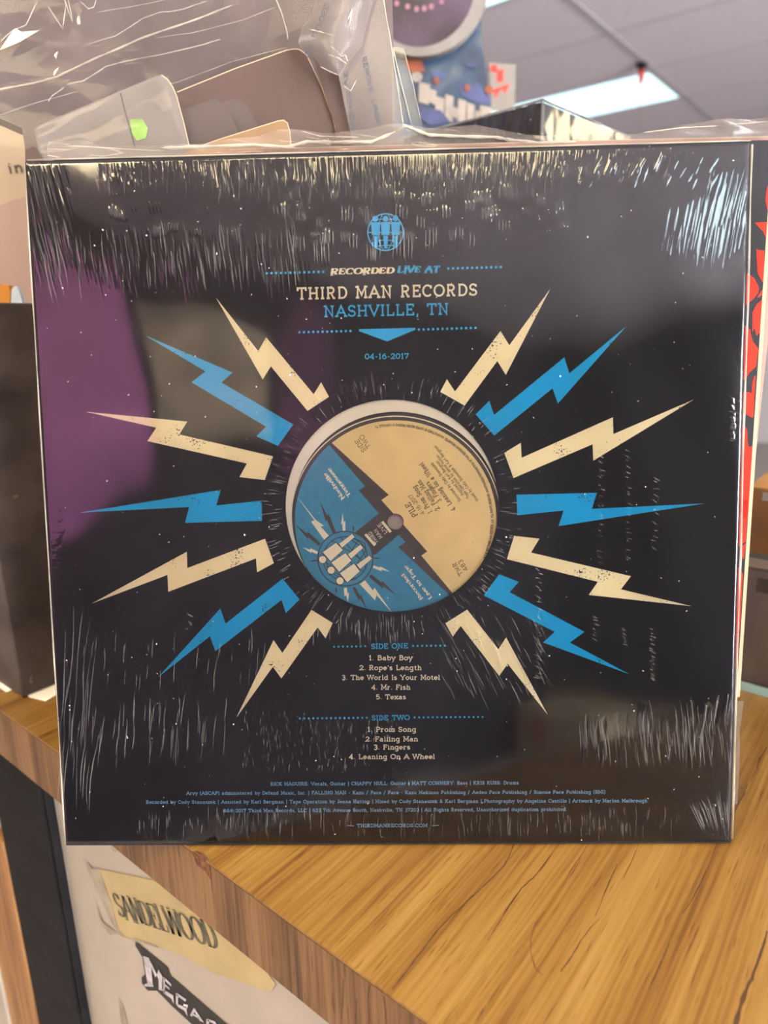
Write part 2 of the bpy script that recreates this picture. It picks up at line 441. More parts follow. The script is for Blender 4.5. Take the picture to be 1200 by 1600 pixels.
# ------------------------------------------------------------------ lettering (drawn slab-serif stroke alphabet)
# each glyph: width | strokes (x y ... @cx,cy,rx,ry,a0,a1 = arc) ; strokes ... | slabs x,y
GL = {
'A': '.9|0 0 .45 1 .9 0;.2 .34 .7 .34|.02,0 .88,0', 'B': '.72|0 1 .4 1 @.4,.77,.24,.23,90,-90 .12 .54;.4 .54 @.42,.27,.28,.27,90,-90 0 0;.12 0 .12 1|',
'C': '.8|@.43,.5,.43,.5,42,318;.76 .68 .76 1|', 'D': '.8|0 0 .35 0 @.38,.5,.42,.5,-90,90 0 1;.12 0 .12 1|',
'E': '.72|.12 0 .12 1;0 1 .68 1 .68 .76;0 0 .7 0 .7 .26;.12 .52 .5 .52;.5 .4 .5 .64|', 'F': '.68|.12 0 .12 1;0 1 .66 1 .66 .76;.12 .52 .48 .52;.48 .4 .48 .64|.12,0',
'G': '.88|@.43,.5,.43,.5,45,350 .82 .42;.52 .44 .92 .44;.78 .68 .78 1|', 'H': '.88|.12 0 .12 1;.76 0 .76 1;.12 .5 .76 .5|.12,0 .12,1 .76,0 .76,1',
'I': '.28|.14 0 .14 1|.14,0 .14,1', 'J': '.55|.42 1 .42 .26 @.22,.26,.2,.26,0,-180|.42,1', 'K': '.82|.12 0 .12 1;.12 .36 .68 1;.34 .6 .72 0|.12,0 .12,1 .68,1 .72,0',
'L': '.68|.12 0 .12 1;0 0 .66 0 .66 .28|.12,1', 'M': '1.0|.1 0 .14 1 .5 .25 .86 1 .9 0|.1,0 .9,0 .08,1 .92,1', 'N': '.9|.14 0 .14 1 .76 0 .76 1|.14,0 .08,1 .76,1',
'O': '.92|@.46,.5,.46,.5,0,360|', 'P': '.7|.12 0 .12 1;0 1 .4 1 @.4,.72,.28,.28,90,-90 .12 .44|.12,0', 'Q': '.92|@.46,.5,.46,.5,0,360;.5 .25 .85 -.05|',
'R': '.8|.12 0 .12 1;0 1 .4 1 @.4,.74,.27,.26,90,-90 .12 .48;.4 .48 .64 0 .8 0|.12,0', 'S': '.66|@.33,.745,.28,.255,20,270 @.33,.245,.31,.245,90,-160;.6 .76 .6 1;.04 0 .04 .24|',
'T': '.8|0 .74 0 1 .8 1 .8 .74;.4 0 .4 1|.4,0', 'U': '.84|.1 1 .1 .34 @.42,.34,.32,.34,180,360 .74 1|.1,1 .74,1', 'V': '.86|0 1 .43 0 .86 1|.02,1 .84,1',
'W': '1.2|0 1 .3 0 .6 .95 .9 0 1.2 1|.02,1 .6,1 1.18,1', 'X': '.8|.04 0 .74 1;.04 1 .76 0|.06,0 .74,0 .06,1 .74,1', 'Y': '.82|0 1 .41 .45 .82 1;.41 .45 .41 0|.02,1 .8,1 .41,0', 'Z': '.72|0 .76 0 1 .68 1 0 0 .7 0 .7 .26|',
'a': '.62|.1 .56 @.29,.45,.21,.2,120,0 .5 0 .62 0;.5 .38 .28 .38 @.26,.19,.24,.19,90,270 .5 .08|', 'b': '.64|.12 0 .12 1;0 1 .12 1;@.36,.33,.26,.33,0,360|', 'c': '.56|@.31,.33,.29,.33,40,320|', 'd': '.68|@.28,.33,.27,.33,0,360;.56 0 .56 1;.56 0 .68 0;.42 1 .56 1|',
'e': '.6|.03 .33 .57 .33 @.3,.33,.28,.33,0,315|', 'f': '.42|.18 0 .18 .78 @.36,.8,.18,.2,180,60;0 .66 .4 .66|.18,0', 'g': '.64|@.28,.33,.27,.33,0,360;.66 .66 .55 .66 .55 -.08 @.29,-.08,.26,.2,0,-150|', 'h': '.68|.12 0 .12 1;0 1 .12 1;.12 .4 @.34,.42,.22,.24,180,0 .56 0|.12,0 .56,0',
'i': '.26|.13 0 .13 .66;0 .66 .13 .66;.13 .86 .13 .98|.13,0', 'j': '.28|.06 .66 .2 .66 .2 -.1 @.04,-.1,.16,.18,0,-120;.2 .86 .2 .98|', 'k': '.66|.12 0 .12 1;0 1 .12 1;.12 .25 .5 .66;.26 .4 .54 0|.12,0 .54,0 .52,.66', 'l': '.26|.13 0 .13 1;0 1 .13 1|.13,0',
'm': '1.0|.12 0 .12 .66;0 .66 .12 .66;.12 .42 @.31,.44,.19,.22,180,0 .5 0;.5 .42 @.69,.44,.19,.22,180,0 .88 0|.12,0 .5,0 .88,0', 'n': '.68|.12 0 .12 .66;0 .66 .12 .66;.12 .4 @.34,.42,.22,.24,180,0 .56 0|.12,0 .56,0', 'o': '.62|@.31,.33,.29,.33,0,360|', 'p': '.66|.12 -.28 .12 .66;0 .66 .12 .66;@.38,.33,.26,.33,0,360|.12,-.28',
'q': '.66|.54 -.28 .54 .66;@.28,.33,.26,.33,0,360|.54,-.28', 'r': '.5|.12 0 .12 .66;0 .66 .12 .66;.12 .4 @.34,.4,.22,.26,180,50|.12,0', 's': '.5|@.25,.5,.2,.16,20,270 @.25,.17,.22,.17,90,-160|', 't': '.44|.18 .9 .18 .18 @.36,.18,.18,.18,180,300;0 .66 .42 .66|', 'u': '.68|0 .66 .1 .66 .1 .22 @.33,.22,.23,.22,180,360;.44 .66 .56 .66 .56 0 .68 0|',
'v': '.62|0 .66 .31 0 .62 .66|.03,.66 .59,.66', 'w': '.9|0 .66 .22 0 .45 .62 .68 0 .9 .66|.03,.66 .87,.66', 'x': '.6|.03 0 .55 .66;.03 .66 .57 0|.06,0 .54,0 .06,.66 .54,.66', 'y': '.62|0 .66 .31 .02;.62 .66 .26 -.12 @.14,-.1,.12,.16,0,-110|.03,.66 .59,.66', 'z': '.54|0 .5 0 .66 .5 .66 0 0 .54 0 .54 .16|',
'0': '.66|@.33,.5,.31,.5,0,360|', '1': '.4|.04 .8 .22 1 .22 0|.22,0', '2': '.66|.04 .7 @.33,.71,.28,.29,180,-30 .02 0 .64 0 .64 .2|', '3': '.62|@.3,.75,.26,.25,150,-90 @.3,.25,.3,.27,90,-150|', '4': '.66|.48 0 .48 1 0 .28 .66 .28|.48,0',
'5': '.62|.58 1 .1 1 .08 .56 @.3,.32,.3,.32,120,-150|', '6': '.64|.54 .98 @.5,.4,.46,.58,100,180;@.33,.31,.29,.31,0,360|', '7': '.62|.02 .76 .02 1 .6 1 .22 0|', '8': '.62|@.31,.76,.25,.24,0,360;@.31,.27,.29,.27,0,360|', '9': '.64|@.31,.69,.29,.31,0,360;.1 .02 @.14,.6,.46,.58,-80,0|',
'.': '.2|.1 0 .1 .1|', ',': '.2|.12 .1 .12 0 .06 -.16|', ':': '.2|.1 0 .1 .1;.1 .5 .1 .6|', '-': '.4|.06 .4 .34 .4|', '/': '.5|0 -.1 .46 1.05|', '|': '.2|.1 -.2 .1 1.05|', '(': '.3|@.34,.45,.28,.65,115,245|', ')': '.3|@-.04,.45,.28,.65,65,-65|', "'": '.16|.08 1 .08 .74|',
'&': '.8|.78 .02 .2 .72 @.34,.8,.17,.2,200,-20 .12 .4 @.3,.24,.26,.24,150,350 .7 .46|', '\u00a9': '.9|@.45,.45,.42,.45,0,360;@.46,.45,.2,.22,45,315|', '\u2117': '.9|@.45,.45,.42,.45,0,360;.36 .2 .36 .7 @.42,.58,.15,.13,90,-90 .36 .45|',
' ': '.38||',
}
GCACHE = {}
def glyph(ch):
    if ch in GCACHE: return GCACHE[ch]
    w, st, sl = GL[ch].split('|') if ch != '|' else ('.2', '.1 -.2 .1 1.05', '')
    strokes = []
    for s in st.split(';'):
        pts = []
        for tkn in s.replace('  ', ' ').strip().split(' '):
            if not tkn: continue
            if tkn[0] == '@':
                cx, cy, rx, ry, a0, a1 = [float(q) for q in tkn[1:].split(',')]
                n = max(5, int(abs(a1-a0)/16))
                for i in range(n+1):
                    a = math.radians(a0 + (a1-a0)*i/n)
                    pts.append([cx + rx*math.cos(a), cy + ry*math.sin(a)])
            else: pts.append(float(tkn))
        out = []; i = 0
        while i < len(pts):
            if isinstance(pts[i], list): out.append(tuple(pts[i])); i += 1
            else: out.append((pts[i], pts[i+1])); i += 2
        if out: strokes.append(out)
    slabs = [tuple(float(q) for q in s.split(',')) for s in sl.split()] if sl.strip() else []
    GCACHE[ch] = (float(w), strokes, slabs)
    return GCACHE[ch]

def text_width(s, track): return sum(glyph(c)[0] + track for c in s) - track

def draw_glyph(mb, ch, place, sx, h, t, z, serif, pen, shear, mi):
    """place(x, y) maps local metres to the sheet"""
    w, strokes, slabs = glyph(ch)
    lo, hi = t*0.5, 1 - t*0.5
    def L(p):
        y = p[1]
        y = y*(hi-lo) + lo if 0 <= y <= 1 else y
        return np.array([(p[0]*sx + shear*y)*h, y*h])
    for st in strokes:
        P = [L(p) for p in st]
        if pen is None:
            n = len(P)
            # mitred strip
            prev = None
            closed = np.linalg.norm(P[0]-P[-1]) < 1e-9 and n > 3
            vs = []
            for i in range(n):
                a = P[i-1] if i > 0 else (P[-2] if closed else None)
                b = P[i+1] if i < n-1 else (P[1] if closed else None)
                d1 = (P[i]-a) if a is not None else (b-P[i]); d2 = (b-P[i]) if b is not None else (P[i]-a)
                d1 = d1/(np.linalg.norm(d1)+1e-12); d2 = d2/(np.linalg.norm(d2)+1e-12)
                n1 = np.array([-d1[1], d1[0]]); n2 = np.array([-d2[1], d2[0]])
                mm = n1+n2; l = np.linalg.norm(mm)
                mm = mm/l if l > 1e-6 else n1
                k = min(2.4, 1/max(0.3, mm @ n1))
                hw = t*h*0.5*k
                vs += [place(*(P[i]+mm*hw)) + (z,), place(*(P[i]-mm*hw)) + (z,)]
            mb.add(vs, [(2*i, 2*i+1, 2*i+3, 2*i+2) for i in range(n-1)], mi)
        else:
            runs = [[P[0]]]
            for k in range(1, len(P)):
                runs[-1].append(P[k])
                if k < len(P)-1:
                    d1 = P[k]-P[k-1]; d2 = P[k+1]-P[k]
                    if d1 @ d2 < 0.75*np.linalg.norm(d1)*np.linalg.norm(d2): runs.append([P[k]])
            for R_ in runs:
                n = len(R_)
                closed = n > 3 and np.linalg.norm(R_[0]-R_[-1]) < 1e-9
                vs = []
                for k in range(n):
                    a = R_[k-1] if k > 0 else (R_[-2] if closed else R_[0]); b = R_[k+1] if k < n-1 else (R_[1] if closed else R_[-1])
                    d = b-a; l = np.linalg.norm(d)+1e-12; d = d/l
                    hw = t*h*0.5*(pen + (1-pen)*abs(d[1])**1.3)
                    if n == 2 and l < 0.33*h: hw = t*h*0.5*pen*1.25
                    q = R_[k]
                    if n == 2: q = q + d*hw*(0.3 if k else -0.3)*0.5
                    mm = np.array([-d[1], d[0]])*hw
                    vs += [place(*(q+mm))+(z,), place(*(q-mm))+(z,)]
                mb.add(vs, [(2*k, 2*k+1, 2*k+3, 2*k+2) for k in range(n-1)], mi)
    if serif:
        th = t*h*(0.5 if pen is None else 0.5*max(pen, 0.25))
        for (x, y) in slabs:
            c = L((x, y)); hw = (0.115*sx + t*0.30)*h if pen is None else (0.10*sx + t*0.22)*h
            if pen is not None: c[1] = (y*h if y > 0 else 0) + (th if y <= 0 else -th)
            mb.add([place(c[0]-hw, c[1]-th)+(z,), place(c[0]+hw, c[1]-th)+(z,), place(c[0]+hw, c[1]+th)+(z,), place(c[0]-hw, c[1]+th)+(z,)], [(0, 1, 2, 3)], mi)

def text(mb, s, p0, p1, h, z, t=0.16, track=0.22, serif=True, pen=None, shear=0.0, mi=0):
    p0 = np.array(p0); p1 = np.array(p1)
    D = np.linalg.norm(p1-p0); e = (p1-p0)/D; f = np.array([-e[1], e[0]])
    W = text_width(s, track)
    sx = D/(W*h)
    x = 0.0
    for ch in s:
        ox = x*sx*h
        def place(a, b, ox=ox):
            q = p0 + e*(ox+a) + f*b
            return (q[0], q[1])
        draw_glyph(mb, ch, place, sx, h, t, z, serif, pen, shear, mi)
        x += glyph(ch)[0] + track

def text_arc(mb, s, c, r, a0, a1, h, z, t=0.14, track=0.2, mi=0):
    W = text_width(s, track); arc = math.radians(a1-a0)*r
    sx = arc/(W*h); x = 0.0
    for ch in s:
        w = glyph(ch)[0]
        am = math.radians(a0) + (x+w*0.5)*sx*h/r
        e = np.array([-math.sin(am), math.cos(am)]); f = np.array([-math.cos(am), -math.sin(am)])
        base = np.array(c) - f*r
        def place(a, b, w=w, base=base, e=e, f=f):
            q = base + e*(a - w*0.5*sx*h) + f*b
            return (q[0], q[1])
        draw_glyph(mb, ch, place, sx, h, t, z, False, None, 0, mi)
        x += w + track
# ================================================================== THE SETTING
X0, X1, Y0, Y1, FL = -4.5, 3.6, -2.6, 7.6, -0.95
def slab(name, lo, hi, mat):
    b = MB(); b.box(lo, hi); o = b.build(name, mat); o['kind'] = 'structure'; return o
slab('floor', (X0, Y0, FL-0.1), (X1, Y1, FL), M['floor'])
slab('ceiling', (X0, Y0, CEIL), (X1, Y1, CEIL+0.1), M['ceiling'])
slab('wall_back', (X0, Y1, FL), (X1, Y1+0.1, CEIL), M['wall_grey'])
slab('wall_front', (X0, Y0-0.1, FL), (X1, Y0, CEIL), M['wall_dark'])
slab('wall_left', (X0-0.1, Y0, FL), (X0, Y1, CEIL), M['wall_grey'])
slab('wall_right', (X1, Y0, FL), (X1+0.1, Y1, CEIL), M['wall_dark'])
b = MB(); b.box((X1-0.02, -1.35, -0.85), (X1-0.012, 2.4, 1.32)); o = b.build('added_window_1', emit('added_daylight', (0.97, 0.97, 1.0), 11.0)); o['kind'] = 'structure'  # unseen window added to brighten the ceiling and the sleeve front
b = MB()
for y_ in (-1.35, 0.5, 2.4): b.box((X1-0.04, y_-0.03, -0.93), (X1-0.001, y_+0.03, 1.35))
b.box((X1-0.04, -1.38, 1.32), (X1-0.001, 2.43, 1.38)); b.box((X1-0.04, -1.38, -0.94), (X1-0.001, 2.43, -0.85))
o = b.build('trim_2', M['black_metal']); o['kind'] = 'structure'  # frame of the added window
b = MB()
for k in range(-2, 5):
    x = -1.28 + 1.22*k
    if X0 < x < X1: b.box((x-0.014, Y0+0.001, CEIL-0.006), (x+0.014, Y1-0.001, CEIL-0.0005))
y = 3.965 - 0.61*10
while y < Y1:
    if y > Y0: b.box((X0+0.001, y-0.009, CEIL-0.0045), (X1-0.001, y+0.009, CEIL-0.0005))
    y += 0.61
o = b.build('trim_1', M['tbar']); o['kind'] = 'structure'

for i, (a, c, d, e, colr, st) in enumerate(FIXTURES):
    root = empty('ceiling_light', loc=((a+c)/2, (d+e)/2, CEIL))
    hx, hy = (c-a)/2, (e-d)/2
    lab = ['recessed fluorescent ceiling panel seen above the black shrink-wrapped box',
           'blue-white ceiling panel cut off at the top of the view',
           'warm ceiling light above the shopper side of the counter', 'cool ceiling light toward the right wall',
           'warm ceiling light near the purple banner', 'ceiling light over the dark aisle on the left',
           'added warm ceiling light toward the far right, out of view', 'ceiling light above the glass case side'][i]
    tag(root, lab, 'ceiling light', 'ceiling lights')
    f = MB(); t_ = 0.02
    f.poly([(-hx, -hy), (hx, -hy), (hx, hy), (-hx, hy)], -0.001, -0.009, holes=[[(-hx+t_, -hy+t_), (hx-t_, -hy+t_), (hx-t_, hy-t_), (-hx+t_, hy-t_)]])
    f.build('frame', M['tbar'], root)
    p = MB(); p.box((-hx+t_, -hy+t_, -0.007), (hx-t_, hy-t_, -0.002))
    p.build('diffuser', emit('diffuser_%d' % i, colr, st), root)

# invented banners and carton behind the camera, added to colour the shrink-wrap reflections
def banner(name, x0, x1, z0, z1, mat, label, rise=0.0):
    root = empty(name, loc=((x0+x1)/2, Y0, z0)); tag(root, label, 'added banner')
    b = MB(); w = (x1-x0)/2
    n = 24
    vs = []
    for i in range(n+1):
        x = -w + 2*w*i/n; d = 0.02 + 0.006*math.sin(i*1.7)
        vs += [(x, d, rise*(i/n)**1.3), (x, d, z1-z0)]
    b.add(vs, [(2*i, 2*i+2, 2*i+3, 2*i+1) for i in range(n)])
    b.build('cloth', mat, root, smooth=True)
    r = MB(); r.tube([(-w-0.03, 0.02, z1-z0), (w+0.03, 0.02, z1-z0)], 0.012); r.build('rod', M['black_metal'], root)
banner('added_banner', -0.35, 0.62, -0.15, 1.32, M['purple'], 'added purple cloth banner on the dark front wall, for its reflection', 0.62)
banner('added_banner', 0.70, 1.20, 0.72, 1.30, M['beige_cloth'], 'added small blotchy beige cloth banner beside the purple banner, for its reflection')
banner('added_banner', 1.27, 1.62, 0.55, 1.48, M['plum'], 'added narrow dark plum banner on the front wall, for its reflection')

cb = empty('added_carton', loc=(3.1, -2.25, FL)); tag(cb, 'added pale carton with a red spot on the floor, for its reflection', 'box')  # invented carton, placed for the pale patch it mirrors in the film
b = MB(); b.box((-0.35, -0.3, 0), (0.4, 0.25, 0.30)); b.build('carton_body', M['cream_board'], cb)
b = MB(); b.poly(circle(0, 0, 0.07, 24), 0.0); b.v = [(-0.351, -0.02+v[0], 0.2+v[1]) for v in b.v]; b.build('red_spot', M['red'], cb)

# ================================================================== COUNTER
ZT = -0.0012            # counter top surface
ye = -0.0598
root = empty('worktop', loc=(0, 0, 0)); tag(root, 'wood-grain laminate counter top the black record sleeve stands on', 'counter')
g = Frame((0, 0, ZT), (1, 0, 0), (0, 1, 0))
top = MB()
top.box((-1.6, ye, ZT-0.0014), (1.6, 0.95, ZT), 0)
VEINS = [
 ([(806,1312),(797,1334),(788,1352),(766,1375),(737,1402),(706,1430),(680,1458),(656,1490),(633,1520),(613,1546)], [.4,.55,.6,.6,.6,.65,.65,.7,.7,.5], 1),
 ([(875,1316),(858,1340),(838,1366),(815,1388),(796,1415),(780,1440),(762,1470)], [.3,.5,.5,.6,.7,.5,.2], 1),
 ([(922,1314),(905,1342),(890,1362),(880,1385)], [.3,.4,.3,.1], 1),
 ([(851,1424),(836,1444),(829,1468),(830,1492),(836,1512),(848,1524)], [.2,.4,.3,.3,.4,.2], 1),
 ([(876,1518),(890,1500),(905,1474),(922,1450),(944,1428)], [.5,.6,.5,.4,.1], 1),
 ([(965,1350),(952,1378),(940,1408),(930,1432)], [.3,.5,.4,.2], 1),
 ([(1000,1316),(985,1350),(972,1376)], [.2,.4,.1], 1),
 ([(1122,1314),(1110,1345),(1096,1378),(1080,1408),(1066,1428)], [.5,.4,.5,.5,.2], 1),
 ([(1046,1472),(1036,1498),(1024,1524),(1014,1545)], [.3,.6,.6,.2], 1),
 ([(1199,1455),(1188,1492),(1174,1530),(1160,1562),(1149,1600),(1140,1630)], [.8,1.2,1.0,1.6,1.9,1.6], 1),
 ([(760,1570),(752,1582),(744,1596)], [.2,.5,.3], 1),
 ([(445,1372),(425,1392),(405,1412)], [.1,.3,.1], 1),
 ([(612,1376),(590,1402),(570,1424)], [.1,.35,.1], 1),
 ([(1198,1168),(1187,1186),(1182,1202),(1172,1222)], [.7,1.1,.6,.2], 1),
 ([(1168,1225),(1160,1245),(1148,1268)], [.5,.6,.3], 1),
]
for pl, ws, mi in VEINS:
    q = g.pts(pl)
    # densify with a little wander
    P = []; WW = []
    for i in range(len(q)-1):
        for k in range(4):
            s = k/4
            P.append((q[i][0]*(1-s)+q[i+1][0]*s + rng.normal()*0.00007, q[i][1]*(1-s)+q[i+1][1]*s))
            WW.append((ws[i]*(1-s)+ws[i+1]*s)*0.001*rng.uniform(0.45, 1.15))
    P.append(q[-1]); WW.append(ws[-1]*0.001)
    top.ribbon(P, WW, ZT+0.00006, mi)
top.build('top_laminate', [M['top_wood'], M['vein']], root)
b = MB(); b.box((-1.6, ye+0.0004, ZT-0.0024), (1.6, 0.95, ZT-0.0014)); b.build('core_line', M['core'], root)
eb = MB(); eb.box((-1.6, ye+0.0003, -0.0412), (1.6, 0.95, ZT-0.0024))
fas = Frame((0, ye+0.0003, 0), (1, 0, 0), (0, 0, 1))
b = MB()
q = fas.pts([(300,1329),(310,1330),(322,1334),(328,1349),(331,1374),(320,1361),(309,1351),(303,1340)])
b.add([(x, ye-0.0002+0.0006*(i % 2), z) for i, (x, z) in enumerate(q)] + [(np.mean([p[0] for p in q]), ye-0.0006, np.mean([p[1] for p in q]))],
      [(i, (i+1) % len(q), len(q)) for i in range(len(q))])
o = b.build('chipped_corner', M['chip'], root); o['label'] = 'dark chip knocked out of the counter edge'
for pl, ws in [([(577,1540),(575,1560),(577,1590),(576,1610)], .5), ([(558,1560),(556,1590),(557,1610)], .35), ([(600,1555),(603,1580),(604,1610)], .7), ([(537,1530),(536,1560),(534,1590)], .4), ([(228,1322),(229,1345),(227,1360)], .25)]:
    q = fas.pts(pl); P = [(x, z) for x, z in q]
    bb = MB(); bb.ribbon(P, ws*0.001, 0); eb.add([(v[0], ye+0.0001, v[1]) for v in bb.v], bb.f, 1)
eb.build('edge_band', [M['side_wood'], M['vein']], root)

# cabinet under the counter
yp = -0.0520
pan = Frame((0, yp, 0), (1, 0, 0), (0, 0, 1))
pan.n = np.array([0, -1.0, 0])
root = empty('cabinet', loc=(0.6, 0, FL)); tag(root, 'cream-white cabinet with scuffed side panel under the wooden counter', 'cabinet')
xl = -0.2365
b = MB(); b.box((xl-0.6, yp, 0), (0.9, 0.9, -0.0412-FL)); b.build('side_panel', M['white_panel'], root)
# scuffs and dirt with shapes of their own
b = MB()
def on_panel(lst, off=0.0003): return [(x-0.6, yp-off, z-FL) for x, z in pan.pts(lst)]
def flat_panel(b, lst, off=0.0003, mi=0, origin=None):
    q = pan.pts(lst)
    tris = tessellate_polygon([[Vector((p[0], p[1], 0)) for p in q]])
    b.add([(x, yp-off, z) for x, z in q], [tuple(t) for t in tris], mi)
root2 = root
for lst in ([(172,1320),(184,1320),(187,1327),(181,1331),(176,1329)], [(186,1560),(193,1570),(201,1600),(196,1612),(190,1596)]):
    q = pan.pts(lst); tris = tessellate_polygon([[Vector((p[0], p[1], 0)) for p in q]])
    b2 = MB(); b2.add([(x-0.6, yp-0.0004, z-FL) for x, z in q], [tuple(t) for t in tris]); b2.build('scuff_mark', M['tape_dirt'], root)

root = empty('corner_post', loc=(-0.28, 0, FL)); tag(root, 'black metal upright beside the cream cabinet panel under the counter', 'post')
def px_x(px, py, y): return Frame((0, y, 0), (1, 0, 0), (0, 0, 1)).at(px, py)[0]
xr_ = px_x(100, 1420, yp-0.006)
xl_ = px_x(30, 1440, yp-0.006)
b = MB(); b.box((xl_+0.28, yp-0.006, 0), (xr_+0.28, yp-0.0005, -0.0416-FL)); b.build('upright', M['black_metal'], root, bevel=0.0008)
b = MB(); b.box((xr_+0.28-0.018, yp-0.0075, 0), (xr_+0.28-0.003, yp-0.0061, -0.0416-FL)); b.build('edge_strip', M['black_metal'], root)

root = empty('wood_panel', loc=(-0.4, 0, FL)); tag(root, 'brown wood board left of the black upright', 'panel')
xe = px_x(10, 1550, yp-0.006)
b = MB(); b.box((xe+0.4, yp-0.007, 0), (xl_+0.4-0.0005, yp-0.0005, -0.13-FL)); b.build('board', M['panel_wood'], root)
b = MB(); b.box((xe+0.4-0.08, yp-0.009, 0), (xe+0.4-0.0005, yp-0.0005, -0.14-FL)); b.build('edge_trim', M['white_panel'], root)

# ---- stickers on the cabinet
root = empty('tape_label', loc=(-0.15, yp-0.0004, -0.08)); tag(root, 'torn yellowed tape label reading SANDELWOOD on the cream panel', 'sticker')
def sub(root, name, mat, loops, off, mi=0):
    b = MB(); L = root.location
    for lst in loops:
        q = pan.pts(lst); tris = tessellate_polygon([[Vector((p[0], p[1], 0)) for p in q]])
        b.add([(x-L.x, yp-off-L.y, z-L.z) for x, z in q], [tuple(t) for t in tris])
    return b.build(name, mat, root)
S5 = lambda l: [(130+0.29167*x, 1320+0.29167*y) for x, y in l]
sub(root, 'tape_strip', M['tape'], [S5([(90,128),(200,150),(420,195),(560,290),(740,420),(900,560),(1035,740),(1010,785),(860,735),(700,680),(540,590),(420,545),(235,495),(195,455),(150,300),(115,200)])], 0.0006)
o = sub(root, 'torn_edge', M['tape_dirt'], [S5([(20,80),(55,125),(92,128),(118,200),(152,300),(196,455),(236,496),(200,482),(160,420),(110,300),(60,190),(30,140)]), S5([(235,494),(300,500),(410,540),(405,546),(300,512)]), S5([(70,300),(110,410),(190,470),(150,480),(100,420)])], 0.0008)
o['label'] = 'dirty torn edge of the tape'
b = MB()
class Shift:
    pass
p0 = pan.at(*S5([(206,385)])[0]); p1 = pan.at(*S5([(738,566)])[0])
tp = pan.at(*S5([(176,250)])[0])
hcap = abs(tp[1]-p0[1])
tb = MB(); text(tb, 'SANDELWOOD', p0, p1, hcap, 0, t=0.17, track=0.10, pen=0.25)
b.add([(v[0]-root.location.x, yp-0.0010-root.location.y, v[1]-root.location.z) for v in tb.v], tb.f)
b.build('lettering', M['tape_ink'], root)

root = empty('band_sticker', loc=(-0.12, yp-0.0004, -0.13)); tag(root, 'black band logo sticker with silver spiky letters below the tape label', 'sticker')
sub(root, 'backing', M['patch_black'], [S5([(285,517),(302,525),(460,655),(470,695),(760,945),(920,1080),(1060,1200),(1100,1260),(1060,1310),(960,1270),(860,1190),(590,960),(480,860),(400,778),(350,777),(318,737),(318,706),(336,690),(322,600),(283,535)])], 0.0006)
MEGA = [
 [(328,588),(360,600),(372,650),(380,735),(385,755),(340,752),(335,742),(352,735)], [(360,605),(380,640),(402,690),(395,705),(372,650)], [(402,690),(412,660),(432,700),(430,765),(440,778),(412,770),(412,715)],
 [(436,700),(446,706),(446,790),(436,782)], [(440,700),(480,740),(478,752),(440,716)], [(442,735),(470,760),(470,770),(442,748)], [(440,770),(490,800),(494,845),(478,815),(440,790)],
 [(505,790),(516,796),(516,858),(505,848)], [(505,784),(560,820),(556,834),(508,800)], [(512,846),(560,862),(568,912),(548,880),(512,860)], [(545,845),(570,850),(566,870),(545,864)],
 [(600,868),(612,872),(590,915),(580,905)], [(604,868),(655,945),(632,935),(606,890)], [(594,895),(628,915),(628,924),(592,905)],
 [(668,925),(682,930),(684,985),(668,972)], [(672,922),(715,940),(740,985),(722,970),(705,950),(672,936)], [(672,965),(720,990),(740,985),(726,1010),(684,990)],
 [(760,1000),(772,1008),(772,1060),(760,1050)], [(765,1000),(810,1030),(806,1042),(765,1014)], [(765,1046),(815,1070),(812,1082),(765,1058)],
 [(845,1060),(905,1095),(900,1106),(845,1074)], [(868,1080),(880,1086),(880,1150),(868,1140)],
 [(935,1120),(949,1130),(949,1210),(935,1200)], [(995,1165),(1009,1175),(1009,1255),(995,1245)], [(949,1160),(995,1196),(995,1208),(949,1172)]]
sub(root, 'lettering', M['patch_grey'], [S5(l) for l in MEGA], 0.0010)

# ================================================================== THE RECORD
SL = Frame((0, 0, 0), (0.792378, 0.610030, 0), (-0.104676, 0.135965, 0.985168))
W2, HT = 0.1567, 0.3135
sleeve = empty('record_sleeve', SL)
tag(sleeve, 'large square black record sleeve with blue and cream lightning bolts in wrinkled shrink wrap', 'record sleeve')
hc = SL.at(612.0, 792.5); hr = 0.0481
cov = MB()
sq = [(-W2, 0), (W2, 0), (W2, HT), (-W2, HT)]
cov.poly(sq, 0.0, -0.0005, holes=[circle(hc[0], hc[1], hr, 128)])
cov.box((-W2, 0, -0.0050), (W2, HT, -0.0046))
cov.box((-W2, 0, -0.0046), (-W2+0.0005, HT, -0.0005)); cov.box((W2-0.0005, 0, -0.0046), (W2, HT, -0.0005))
cov.box((-W2+0.0005, 0, -0.0046), (W2-0.0005, 0.0005, -0.0005)); cov.box((-W2+0.0005, HT-0.0005, -0.0046), (W2-0.0005, HT, -0.0005))
cov.build('cover', M['black_print'], sleeve)

